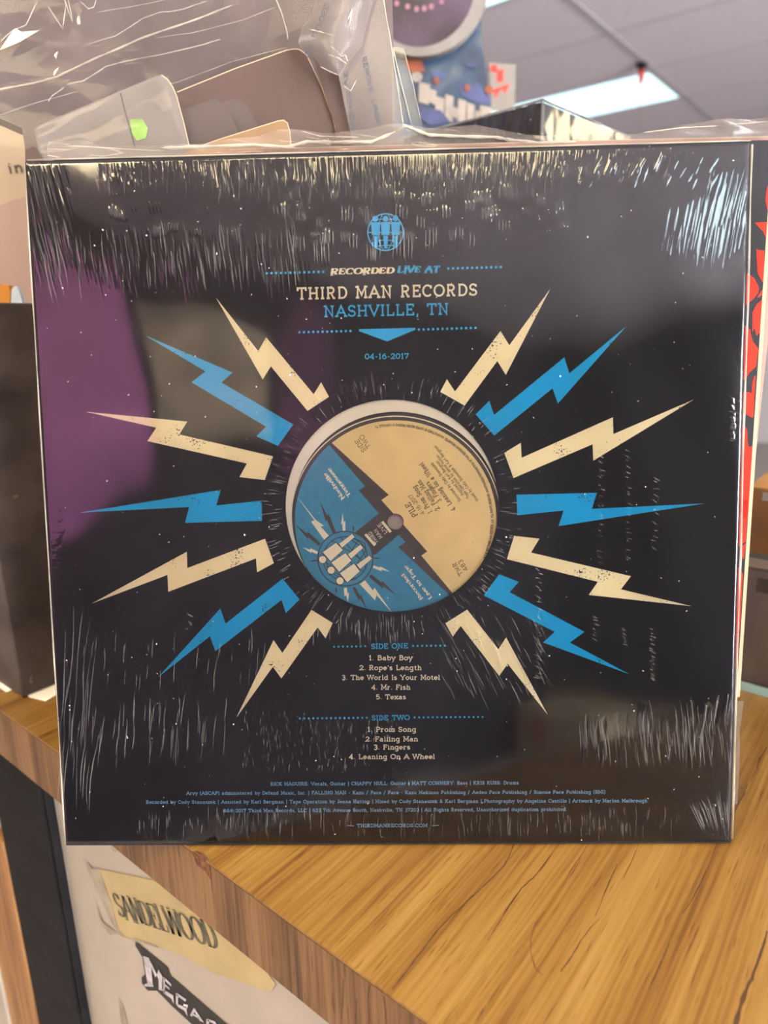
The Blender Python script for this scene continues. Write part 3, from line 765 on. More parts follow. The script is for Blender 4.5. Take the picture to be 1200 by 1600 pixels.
BOLTS = [
 ('c', [(337.6,465.3),(403.6,548.5),(415.9,527.1),(490.1,616),(501.7,597.3),(514.1,620),(480.6,642.2),(423.2,572.4),(410.6,593.1)]),
 ('b', [(229.2,525.3),(363.2,582.1),(346.2,597.7),(458.3,663.3),(434.2,696.7),(400.8,681.7),(415.8,666.7),(299.5,597.2),(321.1,580.3)]),
 ('c', [(134.2,643.3),(292.8,658.7),(280.3,678.7),(426.7,713),(413.8,750),(374.2,745.5),(385.8,724.2),(230.3,689.2),(244.2,668.3)]),
 ('b', [(125.8,800.8),(345,765.5),(338,789.7),(408.8,782.2),(409.5,813.7),(289.2,817),(295.5,792.2)]),
 ('c', [(143.3,943),(292,862),(292.8,887.5),(414.2,841.7),(428,880),(401.7,894.2),(400,872.5),(263,924.7),(261.7,898.3)]),
 ('b', [(247.7,1057.5),(344.5,950.6),(352.4,974.4),(441.7,904.2),(468,936.7),(446.7,958),(440,937.2),(336.6,1017.1),(328,994)]),
 ('c', [(369.5,1121),(427.5,1000),(441.2,1020),(486.7,953),(520,973.3),(508.7,997.2),(496.3,980.3),(439.7,1060),(426.3,1041.7)]),
 ('c', [(859.7,451.3),(795.8,539.5),(782,517.2),(710.8,611.7),(698.3,592.5),(688,612.2),(725.8,633.8),(777,564.2),(790.3,585.8)]),
 ('b', [(977.5,510.8),(889.5,583.3),(881.7,558.3),(772,648.3),(764.5,626.2),(743.3,647.5),(772.2,680.5),(863.3,606.7),(871.7,630.5)]),
 ('c', [(1084.2,624.2),(958.3,678.3),(957.5,652),(815,715.3),(813.7,692),(788,707.5),(802.2,747),(925.8,694.2),(927,719.7)]),
 ('b', [(1100.3,786.7),(924.7,795),(932.8,770),(807,773),(808.3,805),(880.5,797.8),(872.5,822)]),
 ('c', [(1080,947),(970,920.8),(985.8,900.3),(829.7,863.3),(842.8,841.7),(803.3,837.2),(792,873.7),(934,909),(920,929.5)]),
 ('b', [(982.5,1053),(890.3,1003.8),(913.3,987.2),(796.2,925.3),(810.5,909.2),(780,897.2),(755.9,930.2),(866.7,987.2),(848.7,1003.7)]),
 ('c', [(855.8,1116.7),(793.3,1037),(780,1055.8),(719.7,978),(707.5,994.7),(695.8,973.7),(730,952.5),(778.7,1014.5),(790.8,995.8)]),
]
Z1 = 0.00008
for k, pl in BOLTS:
    b = MB(); b.poly(SL.pts(pl), Z1)
    o = b.build('lightning_bolt', M['cream_ink'] if k == 'c' else M['blue_ink'], sleeve)
    o['label'] = 'cream printed lightning bolt' if k == 'c' else 'blue printed lightning bolt'

PXM = 0.3086/1067.0     # metres per pixel at the sleeve's middle
def T(mb, s, a, c, hpx, **kw):
    text(mb, s, SL.at(*a), SL.at(*c), hpx*PXM, Z1, **kw)
def dots(mb, a, c, n, r=1.9, mi=0):
    for i in range(n):
        s = i/(n-1)
        x, y = SL.at(a[0]+(c[0]-a[0])*s, a[1]+(c[1]-a[1])*s)
        mb.poly(circle(x, y, r*PXM, 12), Z1, mi=mi)
TX = [M['cream_text'], M['blue_text'], M['small_text']]
# heading block
b = MB()
T(b, 'RECORDED', (516.5, 430.8), (613.5, 429.0), 12.3, t=0.34, pen=0.30, shear=0.22, track=0.20, mi=0)
T(b, 'LIVE AT', (621, 428.3), (685, 426.4), 12.0, t=0.34, pen=0.30, shear=0.22, track=0.20, mi=1)
T(b, 'THIRD MAN RECORDS', (465.5, 468.6), (744.5, 462.3), 18.6, t=0.150, track=0.30, mi=0)
T(b, 'NASHVILLE, TN', (507.3, 495.9), (700, 491.8), 17.6, t=0.135, track=0.26, mi=1)
T(b, '04-16-2017', (570.5, 561.4), (638, 560.8), 8.6, t=0.16, track=0.22, mi=1)
b.build('heading_lettering', TX, sleeve)
for a_, c_, n_, r_ in [((416.9, 427), (505, 424.8), 13, 1.9), ((700.5, 419.6), (782.4, 417.4), 12, 1.9), ((467.8, 519.2), (547.6, 517.3), 12, 1.9), ((654.6, 515), (743, 512.4), 13, 1.9),
                    ((522, 1010.5), (570.5, 1009.6), 8, 1.6), ((645.4, 1009.2), (695, 1008.7), 8, 1.6), ((468.6, 1122.5), (573, 1121.4), 16, 1.6), ((647.8, 1120.9), (754, 1120), 16, 1.6)]:
    b = MB(); dots(b, a_, c_, n_, r_, 1); b.build('dotted_rule', TX, sleeve)
b = MB()
b.poly(SL.pts([(561, 514.5), (649, 512.3), (649, 515.2), (605, 533.5), (561, 517.4)]), Z1, mi=1)
b.build('arrow_mark', TX, sleeve)
# track lists
b = MB()
T(b, 'SIDE ONE', (580.6, 1014), (637, 1013), 8.6, mi=1)
T(b, 'SIDE TWO', (581.3, 1125.7), (639.8, 1125), 8.6, mi=1)
for s, y, a, c in [('1. Baby Boy', 1031.8, 576.8, 644), ("2. Rope's Length", 1047.1, 562, 658.3), ('3. The World Is Your Motel', 1062.4, 534.4, 687), ('4. Mr. Fish', 1077.7, 581, 640.8), ('5. Texas', 1092.8, 588, 633.8),
                   ('1. Prom Song', 1143.5, 574.7, 649.6), ('2. Falling Man', 1158.5, 571.5, 652.7), ('3. Fingers', 1171.2, 584.5, 640.5), ('4. Leaning On A Wheel', 1186, 546, 679)]:
    T(b, s, (a, y+0.1), (c, y-0.1), 8.5, t=0.165, track=0.2, mi=0)
b.build('track_list', TX, sleeve)
b = MB()
for s, a, c in [
 ('RICK MAGUIRE: Vocals, Guitar | CHAPPY HULL: Guitar | MATT CONNERY: Bass | KRIS KUSS: Drums', (423, 1227.6), (810, 1225.6)),
 ('Arvy (ASCAP) administered by Defend Music, Inc. | FALLING MAN - Kazu / Pace / Pace - Kazu Makinno Publishing / Aedeo Pace Publishing / Simone Pace Publishing (BMI)', (291.8, 1242), (945.5, 1240)),
 ('Recorded by Cody Stanaszek | Assisted by Karl Bergman | Tape Operation by Jenna Hutton | Mixed by Cody Stanaszek & Karl Bergman | Photography by Angelina Castillo | Artwork by Marlon Malbrough', (228.8, 1256), (1010.8, 1253.6)),
 ('\u00a9&\u2117 2017 Third Man Records, LLC | 623 7th Avenue South, Nashville, TN 37203 | All Rights Reserved, Unauthorized duplication prohibited.', (349, 1269.2), (886, 1267)),
 ('THIRDMANRECORDS.COM', (558, 1292.6), (667.5, 1292.4))]:
    T(b, s, a, c, 6.1, t=0.17, track=0.22, mi=2)
for a, c in [((542, 1289.5), (553, 1290.5)), ((675, 1290.3), (686, 1289.3))]:
    p = SL.pts([a, c]); b.ribbon([p[0], p[1]], 0.0003, Z1, 2)
b.build('credit_lettering', TX, sleeve)
# emblem: globe with three figures
E1 = lambda l: SL.pts([(560+0.075*x, 320+0.075*y) for x, y in l])
b = MB()
oc = E1([(565, 572)])[0]; orad = 26.6*PXM
b.poly(circle(oc[0], oc[1], orad+0.0003, 64), Z1, holes=[circle(oc[0], oc[1], orad-0.00025, 64)], mi=1)
def bar(l, w=0.00035): b.ribbon(E1(l), w, Z1, 1)
bar([(215, 578), (915, 575)]); bar([(250, 410), (400, 395), (565, 390), (730, 395), (880, 408)]); bar([(300, 310), (565, 300), (830, 308)])
bar([(500, 215), (455, 300), (425, 420), (415, 575), (425, 740), (465, 850), (520, 930)]); bar([(625, 215), (680, 310), (715, 430), (722, 575), (712, 740), (665, 860), (615, 930)])
bar([(290, 800), (430, 750), (565, 732), (700, 748), (835, 795)]); bar([(340, 880), (430, 860), (565, 845), (700, 850), (790, 875)])
for hx, body, leg in [((355, 293), [(265, 365), (458, 365), (438, 637), (285, 637)], [(305, 650), (412, 650), (395, 905), (340, 905)]),
                      ((565, 293), [(468, 362), (660, 362), (645, 632), (485, 632)], [(518, 648), (618, 648), (606, 913), (540, 913)]),
                      ((772, 285), [(680, 360), (866, 357), (852, 630), (695, 632)], [(732, 645), (828, 645), (800, 902), (745, 902)])]:
    c = E1([hx])[0]; b.poly(circle(c[0], c[1], 4.3*PXM, 24), Z1+0.00002, mi=1)
    b.poly(E1(body), Z1+0.00002, mi=1); b.poly(E1(leg), Z1+0.00002, mi=1)
b.build('emblem', TX, sleeve)

# ---- shrink film: one continuous wrinkled skin over the front and its edges
NX, NY = 1400, 520
mg = 0.0008
gx = np.linspace(-W2-mg, W2+mg, NX); gy = np.linspace(-0.0004, HT+mg, NY)
GX, GY = np.meshgrid(gx, gy)
Hm = np.zeros_like(GX)
dxg = gx[1]-gx[0]; dyg = gy[1]-gy[0]
def ridge(px, py, Lpx, deg, amp, wpx):
    """one film crease; deg = lean from vertical in the picture (positive leans right going down)"""
    cx, cy = SL.at(px, py)
    L = Lpx*PXM*0.5; w = wpx*PXM*0.40
    a = math.radians(deg)
    ex, ey = math.sin(a), -math.cos(a)
    rx = abs(ex)*L + 3*w; ry = abs(ey)*L + 3*w
    i0 = max(0, int((cx-rx-gx[0])/dxg)); i1 = min(NX, int((cx+rx-gx[0])/dxg)+2)
    j0 = max(0, int((cy-ry-gy[0])/dyg)); j1 = min(NY, int((cy+ry-gy[0])/dyg)+2)
    if i1-i0 < 2 or j1-j0 < 2: return
    X = GX[j0:j1, i0:i1]-cx; Y = GY[j0:j1, i0:i1]-cy
    s = (X*ex + Y*ey)/L; d = (X*ey - Y*ex)/w
    win = np.clip(1-s*s, 0, None)**0.8
    Hm[j0:j1, i0:i1] += 0.8*amp*np.exp(-d*d)*win
U = rng.uniform
def zone(n, x0, x1, y0, y1, l0, l1, d0, d1, a0=0.00005, a1=0.00013, w0=3.2, w1=5.0, f=None):
    for _ in range(n):
        x = U(x0, x1); y = U(y0, y1)
        if f is not None and not f(x, y): continue
        fan = (600-x)/560*12
        ridge(x, y, U(l0, l1), fan + U(d0, d1), U(a0, a1)*(1 if U(0, 1) < 0.7 else -1), U(w0, w1))
# upper fringe: rows of near-parallel creases hanging from the top edge
def fringe(x0, x1, step, ytop, ylen, lean=(-2, 2), amp=(.00005, .00010), w=3.0, f=None):
    x = x0
    while x < x1:
        x += step*U(0.6, 1.5)
        yt = ytop(x) + U(-3, 6); L = ylen(x)*U(0.45, 1.15)
        ridge(x, yt + L*0.5, L, (600-x)/560*10 + U(*lean), U(*amp)*(1 if U(0, 1) < 0.75 else -1), w*U(0.8, 1.2))
tp_ = lambda x: 252 - (x-38)*0.0255
fringe(150, 420, 4.6, lambda x: tp_(x)+3, lambda x: 30 + (x-150)*0.09, w=2.5)
fringe(330, 880, 3.9, lambda x: tp_(x)+2, lambda x: 46, w=2.4)
fringe(380, 880, 4.6, lambda x: tp_(x)+26, lambda x: 40, w=2.4)
fringe(300, 560, 5.5, lambda x: tp_(x)+30, lambda x: 36, w=2.5)
fringe(160, 260, 6.0, lambda x: tp_(x)+28, lambda x: 22, w=2.5)
fringe(860, 1080, 5.0, lambda x: tp_(x)+3, lambda x: 22, lean=(-8, -2), w=2.6)
fringe(800, 1010, 5.5, lambda x: tp_(x)+26, lambda x: 24, lean=(-6, 0), w=2.6)
# scattered little ovals in clusters
OV = []
for _ in range(75):
    x = U(170, 880); y = U(300, 378); n = int(U(2, 5)); L = U(10, 24); OV.append((x, y, n, L))
    for k in range(n): ridge(x+k*5.5, y+U(-2, 2), L*U(.8, 1.1), (600-x)/560*12, U(.00006, .00012), U(3, 4.5))
for (x, y, n, L) in [(505, 395, 5, 40), (515, 372, 4, 25), (555, 378, 3, 22), (582, 398, 3, 30), (590, 390, 3, 45), (625, 382, 4, 45), (640, 388, 3, 40), (676, 372, 4, 38), (720, 364, 3, 24), (740, 376, 2, 26), (790, 352, 4, 20), (660, 350, 3, 24), (440, 330, 4, 22), (700, 332, 3, 18), (545, 335, 4, 24), (630, 332, 4, 22), (470, 380, 4, 30)]:
    for k in range(n): ridge(x+k*5.5-n*2.7, y+U(-3, 3), L*U(.7, 1.1), (600-x)/560*10, U(.00007, .00014), U(3, 4.5))
# left curtain
fringe(85, 470, 7.0, lambda x: 372 - (x-85)*0.03 + 14*math.sin(x*0.05), lambda x: 66, lean=(0, 3), w=3.0)
fringe(130, 480, 8.0, lambda x: 408 + 12*math.sin(x*0.09), lambda x: 50, lean=(0, 3), w=3.0)
zone(22, 48, 120, 280, 420, 80, 150, -1, 3, .00006, .00012)
zone(16, 50, 120, 260, 420, 40, 90, 1, 5, .00008, .00014)
# right fan
fringe(1028, 1164, 4.6, lambda x: 330 - (x-1028)*0.45, lambda x: 90, lean=(-4, 0), w=3.4)
fringe(1035, 1165, 5.2, lambda x: 365 - (x-1028)*0.2, lambda x: 66, lean=(-2, 2), w=3.2)
fringe(1100, 1166, 6.0, lambda x: 262, lambda x: 80, lean=(-6, 0), w=3.4)
zone(30, 890, 1120, 250, 288, 18, 34, -24, -12, .00008, .00013)
# lower left, lower edge, lower right
zone(55, 105, 370, 1095, 1185, 30, 75, -8, 2, .00004, .0001)
zone(22, 92, 150, 1000, 1240, 70, 170, -8, -2, .00004, .0001)
zone(30, 100, 420, 1010, 1060, 20, 45, -8, 0, .00003, .00008)
zone(170, 215, 1060, 1262, 1312, 15, 42, -5, 5, .00003, .00009)
zone(75, 905, 1145, 1095, 1185, 35, 70, 2, 8, .00005, .00012, f=lambda x, y: y > 1130-(x-905)*0.12)
for k in range(26):
    x = 1082 + k*2.3; ridge(x+U(-2, 2), 1275+U(-12, 12), U(30, 60), 24-k*0.9, U(.00005, .0001), 3.2)
zone(130, 380, 640, 1120, 1200, 6, 20, -8, 8, .00002, .00006)
zone(60, 690, 860, 960, 1100, 20, 50, 22, 34, .00003, .00007)
# radial puckers round the label window
for k in range(250):
    a = U(0, 2*math.pi); r = U(172, 205)
    ridge(612+r*math.cos(a), 792+r*math.sin(a), U(10, 34), 90-math.degrees(a), U(.00003, .00009), U(2.8, 4))
# puckers of the left edge and rows of tiny diagonal ones at the right
for y in np.arange(560, 1010, 4.2):
    x = 52 + (y-400)*0.058 + 12; ridge(x+U(-3, 5), y+U(-1, 1), U(10, 24), 80+U(-8, 8), U(.00004, .00009), 3)
for cx_, ya, yb, n in [(938, 700, 880, 26), (981, 700, 880, 26), (1022, 740, 860, 14), (930, 960, 1000, 8), (974, 978, 1010, 8), (1018, 982, 1062, 16), (842, 880, 1010, 24), (840, 1020, 1060, 10), (1143, 620, 690, 16)]:
    for k in range(n): ridge(cx_+U(-3, 3), ya+(yb-ya)*(k+U(0, 1))/n, U(7, 13), 55+U(-10, 20), U(.00004, .00009), 2.8)
# pale ribbons painting reflected light along the film creases
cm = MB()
def glint(px, py, Lpx, deg, wpx):
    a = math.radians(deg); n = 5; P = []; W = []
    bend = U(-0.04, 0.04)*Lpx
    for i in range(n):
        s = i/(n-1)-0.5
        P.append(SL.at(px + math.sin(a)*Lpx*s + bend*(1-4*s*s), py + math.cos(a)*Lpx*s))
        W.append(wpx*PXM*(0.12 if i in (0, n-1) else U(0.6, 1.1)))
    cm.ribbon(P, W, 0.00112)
def glints(n, x0, x1, y0, y1, l0, l1, d0, d1, w0=0.7, w1=1.5, f=None):
    for _ in range(n):
        x = U(x0, x1); y = U(y0, y1)
        if f is not None and not f(x, y): continue
        glint(x, y, U(l0, l1), U(d0, d1), U(w0, w1))
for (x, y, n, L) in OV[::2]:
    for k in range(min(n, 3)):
        glint(x+k*5.5-1.2, y, L*0.9, (600-x)/560*8+3, 0.75); glint(x+k*5.5+1.8, y, L*0.8, (600-x)/560*8-3, 0.6)
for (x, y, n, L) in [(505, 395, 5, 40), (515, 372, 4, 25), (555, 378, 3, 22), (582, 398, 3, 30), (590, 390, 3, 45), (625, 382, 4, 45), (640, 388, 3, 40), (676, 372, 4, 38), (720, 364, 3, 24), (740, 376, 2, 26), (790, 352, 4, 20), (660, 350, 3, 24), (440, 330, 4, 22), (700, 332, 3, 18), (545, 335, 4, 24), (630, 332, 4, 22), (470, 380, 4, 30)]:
    for k in range(n): glint(x+k*5.5-n*2.7, y+U(-3, 3), L*U(.7, 1.1), (600-x)/560*8, 1.3)
glints(300, 330, 890, 258, 312, 9, 26, -5, 5, .45, .8)
glints(90, 150, 420, 256, 298, 10, 28, 2, 9, .45, .8)
glints(70, 860, 1070, 246, 280, 8, 18, -20, -8, .45, .8)
glints(60, 110, 362, 1105, 1180, 25, 62, -9, -1, .5, 1.1)
glints(22, 92, 150, 1010, 1230, 60, 170, -7, 0)
glints(34, 100, 420, 1000, 1065, 14, 40, -8, 0, .6, 1.1)
glints(190, 215, 1060, 1266, 1300, 8, 30, -6, 6, .45, .95)
glints(110, 905, 1142, 1106, 1182, 24, 60, 3, 8, .5, 1.1, f=lambda x, y: y > 1135-(x-905)*0.12)
for k in range(22): glint(1085 + k*2.5 + U(-2, 2), 1272+U(-14, 6), U(26, 54), 26-k*1.0, U(.7, 1.3))
glints(120, 90, 470, 365, 445, 20, 62, 3, 11, .5, 1.2, f=lambda x, y: y < 455-(x-80)*0.06)
glints(26, 46, 112, 270, 450, 50, 120, 9, 15, .6, 1.4)
glints(70, 690, 850, 965, 1095, 18, 46, 22, 32, .5, 1.0)
glints(40, 480, 640, 965, 1000, 14, 30, -3, 3, .5, .9)
glints(150, 380, 620, 1110, 1205, 4, 14, -10, 10, .5, 1.0)
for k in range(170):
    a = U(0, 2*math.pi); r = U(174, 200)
    glint(612+r*math.cos(a), 792+r*math.sin(a), U(7, 22), 90-math.degrees(a)+U(-6, 6), U(.5, 1.1))
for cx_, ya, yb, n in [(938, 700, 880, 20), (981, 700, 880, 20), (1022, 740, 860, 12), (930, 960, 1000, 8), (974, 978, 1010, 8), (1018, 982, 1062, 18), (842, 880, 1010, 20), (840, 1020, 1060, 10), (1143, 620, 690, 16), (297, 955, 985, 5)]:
    for k in range(n): glint(cx_+U(-3, 3), ya+(yb-ya)*(k+U(0, 1))/n, U(5, 11), 60+U(-10, 25), U(.7, 1.5))
o = cm.build('film_glint', M['crease'], sleeve); o['kind'] = 'stuff'
# broad slackness
for _ in range(26):
    Hm += U(-1, 1)*0.00004*np.sin(GX*U(20, 150)+U(0, 6.28)+GY*U(-60, 60))
edge = np.minimum.reduce([GX+W2+mg, W2+mg-GX, HT+mg-GY, GY+0.0004])
fall = np.clip(edge/0.0022, 0, 1)
ZZ = 0.00055 + np.clip(Hm, -0.0003, 0.0008) - (1-np.sqrt(np.clip(1-(1-fall)**2, 0, 1)))*0.0042
o = grid_sheet('shrink_wrap', GX, GY, ZZ, M['film'], sleeve)
o['label'] = 'clear wrinkled shrink film'

b = MB()
b.tube([(-W2-0.0006, 0.001+i*(HT-0.002)/14, -0.0007+0.0002*math.sin(i*2.1)) for i in range(15)], [0.00042+0.00018*math.sin(i*1.7) for i in range(15)], 6)
b.build('film_lip', M['seam'], sleeve, smooth=True)
b = MB()
b.tube([(W2+0.0007, 0.002+i*(HT-0.003)/14, 0.0001+0.0003*math.sin(i*1.3)) for i in range(15)], [0.00036+0.00016*math.sin(i*2.3) for i in range(15)], 6)
b.build('film_lip', M['seam'], sleeve, smooth=True)
b = MB()
b.tube([(-W2+0.001+i*(2*W2-0.001)/16, HT+0.0006, 0.0001) for i in range(17)], [0.00026+0.0001*math.sin(i*2.3) for i in range(17)], 6)
b.build('film_lip', M['seam'], sleeve, smooth=True)
# ---- paper inner sleeve and the disc, seen through the window
inner = empty('paper_inner_sleeve', SL)
tag(inner, 'white paper inner sleeve showing as a crescent around the record label', 'inner sleeve')
b = MB()
ic = SL.at(619, 808, -0.0012)
b.poly([(-0.152, 0.004), (0.152, 0.004), (0.152, 0.309), (-0.152, 0.309)], -0.0007, -0.0009, holes=[circle(ic[0], ic[1], 0.0474, 96)])
b.build('paper_front', M['white_paper'], inner)
b = MB(); b.box((-0.152, 0.004, -0.0043), (0.152, 0.309, -0.0041)); b.build('paper_back', M['grey_box'], inner)

DZ = -0.0020
LB = lambda l: [SL.at(x, y, DZ) for x, y in l]
sp = SL.at(617.8, 815.5, DZ)
disc = empty('vinyl_record', SL)
tag(disc, 'vinyl record with cream and blue label in the round window of the black sleeve', 'vinyl record')
b = MB(); b.poly(circle(sp[0], sp[1], 0.150, 160), DZ-0.0002, DZ-0.0020, holes=[circle(sp[0], sp[1], 0.0036, 40)])
b.build('disc', M['vinyl'], disc)
lab = MB(); RO = 0.0500; RI = 158.0*PXM*1.005
lab.poly(circle(sp[0], sp[1], RO, 128), DZ, DZ-0.0001, holes=[circle(sp[0], sp[1], 0.0036, 40)])
label = lab.build('label', M['label_dark'], disc); label['label'] = 'round paper label in cream, blue and charcoal'
def clip_arc(p_start, p_end, r, ccw=True, n=40):
    a0 = math.atan2(p_start[1]-sp[1], p_start[0]-sp[0]); a1 = math.atan2(p_end[1]-sp[1], p_end[0]-sp[0])
    if ccw and a1 < a0: a1 += 2*math.pi
    if not ccw and a1 > a0: a1 -= 2*math.pi
    return [(sp[0]+r*math.cos(a0+(a1-a0)*i/n), sp[1]+r*math.sin(a0+(a1-a0)*i/n)) for i in range(n+1)]
def radial(p, r):
    d = np.array(p)-np.array(sp); d = d/np.linalg.norm(d)*r
    return (sp[0]+d[0], sp[1]+d[1])
z2, z3, z4, z5 = DZ+0.00006, DZ+0.00012, DZ+0.00018, DZ+0.00024
# ring
b = MB(); rr = 165*PXM
b.poly(circle(sp[0], sp[1], rr+0.00025, 128), z2, holes=[circle(sp[0], sp[1], rr-0.00022, 128)])
b.build('ring_line', M['cream_text'], label)
# cream half
bnd = LB([(518.3, 692), (607.5, 773.3), (595.8, 781.3), (616, 804)])
bnd2 = LB([(630.8, 820), (667.5, 861.7), (658.3, 868), (708, 927.5)])
s0 = radial(bnd[0], RI); s1 = radial(bnd2[-1], RI)
hole_arc = []
loop = clip_arc(s1, s0, RI) + bnd[1:]
a_in = math.atan2(bnd[-1][1]-sp[1], bnd[-1][0]-sp[0]); a_out = math.atan2(bnd2[0][1]-sp[1], bnd2[0][0]-sp[0])
aa = a_in; 
while a_out > a_in: a_out -= 2*math.pi
loop += [(sp[0]+0.0038*math.cos(a_in+(a_out-a_in)*i/14), sp[1]+0.0038*math.sin(a_in+(a_out-a_in)*i/14)) for i in range(15)]
loop += bnd2[1:-1]
b = MB(); b.poly(loop, z2); b.build('cream_field', M['label_cream'], label)
# blue fields
u_ = LB([(513.3, 694), (570.3, 759.7), (560.8, 766.7), (592, 802.3), (556.7, 830.3), (540, 873)])
l_ = LB([(540, 873), (586.7, 866.3), (623.3, 835.5), (633.7, 846.7), (622.5, 855), (703.3, 927.5)])
s0 = radial(u_[0], RI); s1 = radial(l_[-1], RI)
loop = clip_arc(s0, s1, RI) + list(reversed(l_[:-1])) + list(reversed(u_[1:-1]))
b = MB(); b.poly(loop, z2); b.build('blue_field', M['label_blue'], label)
# label emblem with its rays
F1 = lambda l: LB([(430+0.158333*x, 780+0.158333*y) for x, y in l])
em = MB()     # 0 dark 1 cream 2 blue
def bolt2(base, tip, w, mi):
    a = np.array(base, float); c = np.array(tip, float); d = c-a; L = np.linalg.norm(d); d /= L; nn = np.array([-d[1], d[0]])
    P = lambda s, t: tuple(a + d*L*s + nn*w*t)
    em.poly(F1([P(0, -.5), P(.42, -.42), P(.36, -.95), P(1, 0), P(.50, .15), P(.55, .75), P(0, .5)]), z3, mi=mi)
for base, tip, w in [((585, 335), (435, 0), 34), ((440, 450), (192, 242), 34), ((935, 752), (1200, 952), 34), ((775, 870), (905, 1088), 30), ((770, 315), (772, 240), 12), ((420, 606), (320, 608), 12), ((975, 580), (1050, 590), 12), ((602, 870), (598, 948), 12)]:
    bolt2(base, tip, w, 0)
for base, tip, w in [((680, 312), (665, 138), 26), ((418, 530), (273, 475), 26), ((968, 665), (1132, 716), 26), ((692, 875), (718, 1018), 30)]:
    bolt2(base, tip, w, 1)
em.poly(F1([(205, -40), (395, 200), (482, 262), (448, 268), (530, 360), (485, 402), (355, 222), (388, 207)]), z3, mi=1)
em.poly(F1([(885, 800), (965, 900), (980, 872), (1155, 1122), (1000, 945), (985, 997), (835, 838)]), z3, mi=1)
ec = F1([(692, 587)])[0]
k_ = 0.158333*PXM*1.006
em.poly(circle(ec[0], ec[1], 280*k_, 72), z3+0.00003, mi=2)
em.poly(circle(ec[0], ec[1], 280*k_, 72), z4, holes=[circle(ec[0], ec[1], 268*k_, 72)], mi=0)
em.poly(circle(ec[0], ec[1], 226*k_, 72), z4, holes=[circle(ec[0], ec[1], 216*k_, 72)], mi=0)
def lbar(l, w=9): em.ribbon(F1(l), w*k_, z4, 0)
for l in [[(505, 480), (690, 590), (870, 710)], [(560, 410), (760, 530), (905, 640)], [(480, 610), (620, 700), (800, 790)], [(640, 370), (730, 470), (850, 600), (900, 690)], [(740, 370), (880, 430), (905, 540)], [(700, 365), (850, 470), (905, 600)], [(470, 560), (540, 700), (660, 800)], [(500, 660), (640, 750), (780, 800)], [(820, 400), (760, 500), (700, 640), (650, 790)], [(900, 500), (830, 600), (780, 700), (720, 800)]]: lbar(l)
def fig(l, grow=10):
    c = np.mean(np.array(l), 0)
    big = [tuple(c + (np.array(p)-c)*(1+grow/np.linalg.norm(np.array(p)-c))) for p in l]
    em.poly(F1(big), z4+0.00002, mi=0); em.poly(F1(l), z5, mi=1)
for l in [[(600, 430), (668, 500), (548, 610), (470, 522)], [(693, 530), (752, 605), (632, 715), (555, 625)], [(778, 635), (835, 710), (712, 820), (640, 730)],
          [(760, 342), (785, 372), (658, 478), (632, 440)], [(842, 448), (868, 478), (750, 585), (718, 545)], [(930, 555), (955, 585), (838, 688), (805, 645)]]: fig(l)
for hx in [(468, 595), (553, 700), (640, 805)]:
    c = F1([hx])[0]; em.poly(circle(c[0], c[1], 44*k_, 28), z4+0.00002, mi=0); em.poly(circle(c[0], c[1], 36*k_, 28), z5, mi=1)
em.build('label_emblem', [M['label_dark'], M['cream_text'], M['label_blue']], label)
# label lettering
def TL(mb, s, a, c, hpx, mi=0, **kw):
    text(mb, s, SL.at(a[0], a[1], DZ), SL.at(c[0], c[1], DZ), hpx*PXM, z4, mi=mi, **kw)
b = MB()
TL(b, 'SIDE', (572.5, 703), (560.5, 685.5), 8, t=0.11, serif=False); TL(b, 'TWO', (580, 697), (567.5, 678.5), 8, t=0.11, serif=False)
TL(b, 'PILE', (653, 804.2), (640.5, 784.5), 9.5, t=0.13)
TL(b, '4-16-2017', (663.8, 801), (643.4, 771.5), 7, t=0.11, serif=False)
TL(b, '1. Prom Song', (675.8, 799), (650, 758.3), 8, t=0.13)
TL(b, '2. Falling Man', (687.5, 794.5), (657, 749.5), 8, t=0.13)
TL(b, '3. Fingers', (690, 782), (670.3, 752), 8, t=0.13)
TL(b, '4. Leaning on a Wheel', (712.5, 795), (660.5, 722), 8, t=0.13)
TL(b, 'Recorded by Cody Stanaszek', (720.5, 781), (676, 722), 5.4, t=0.12, serif=False)
TL(b, 'Assisted by Karl Bergman', (725, 772), (684, 719), 5.4, t=0.12, serif=False)
TL(b, 'Tape Operation by Jenna Hutton', (734, 776), (684.5, 710), 5.4, t=0.12, serif=False)
TL(b, 'Mixed by Cody Stanaszek & Karl Bergman', (748, 781), (681.5, 695.5), 5.4, t=0.12, serif=False)
TL(b, 'TMR', (724, 896), (712.5, 878), 8, t=0.12, serif=False); TL(b, '483', (731.7, 889), (721.5, 874), 8, t=0.12, serif=False)
text_arc(b, '\u2117 & \u00a9 2017 THIRD MAN RECORDS, LLC. ALL RIGHTS RESERVED. UNAUTHORIZED REPRODUCTION OF THIS RECORDING PROHIBITED. MANUFACTURED BY UNITED RECORD PRESSING IN NASHVILLE, TN', sp, 153.5*PXM, -23, 101, 4.2*PXM, z4, t=0.15)
b.build('dark_lettering', M['label_text'], label)
b = MB()
TL(b, 'Nashville', (539.5, 777), (510.3, 738), 7.5, t=0.30, pen=0.3, track=0.08)
TL(b, 'Tennessee', (549, 773.3), (516.5, 730.5), 7.5, t=0.30, pen=0.3, track=0.08)
TL(b, 'Recorded', (661.5, 934), (631.7, 895), 7.5, t=0.30, pen=0.3, track=0.08)
TL(b, 'Live to Tape', (675.8, 932.5), (635.8, 882.5), 7.5, t=0.30, pen=0.3, track=0.08)
TL(b, 'THIRD', (592, 846), (579.8, 829.8), 6.5, t=0.11, serif=False); TL(b, 'MAN', (598.5, 838.8), (588.5, 825.5), 6.5, t=0.11, serif=False); TL(b, 'LIVE', (605.5, 831.5), (594.3, 817), 6.5, t=0.11, serif=False)
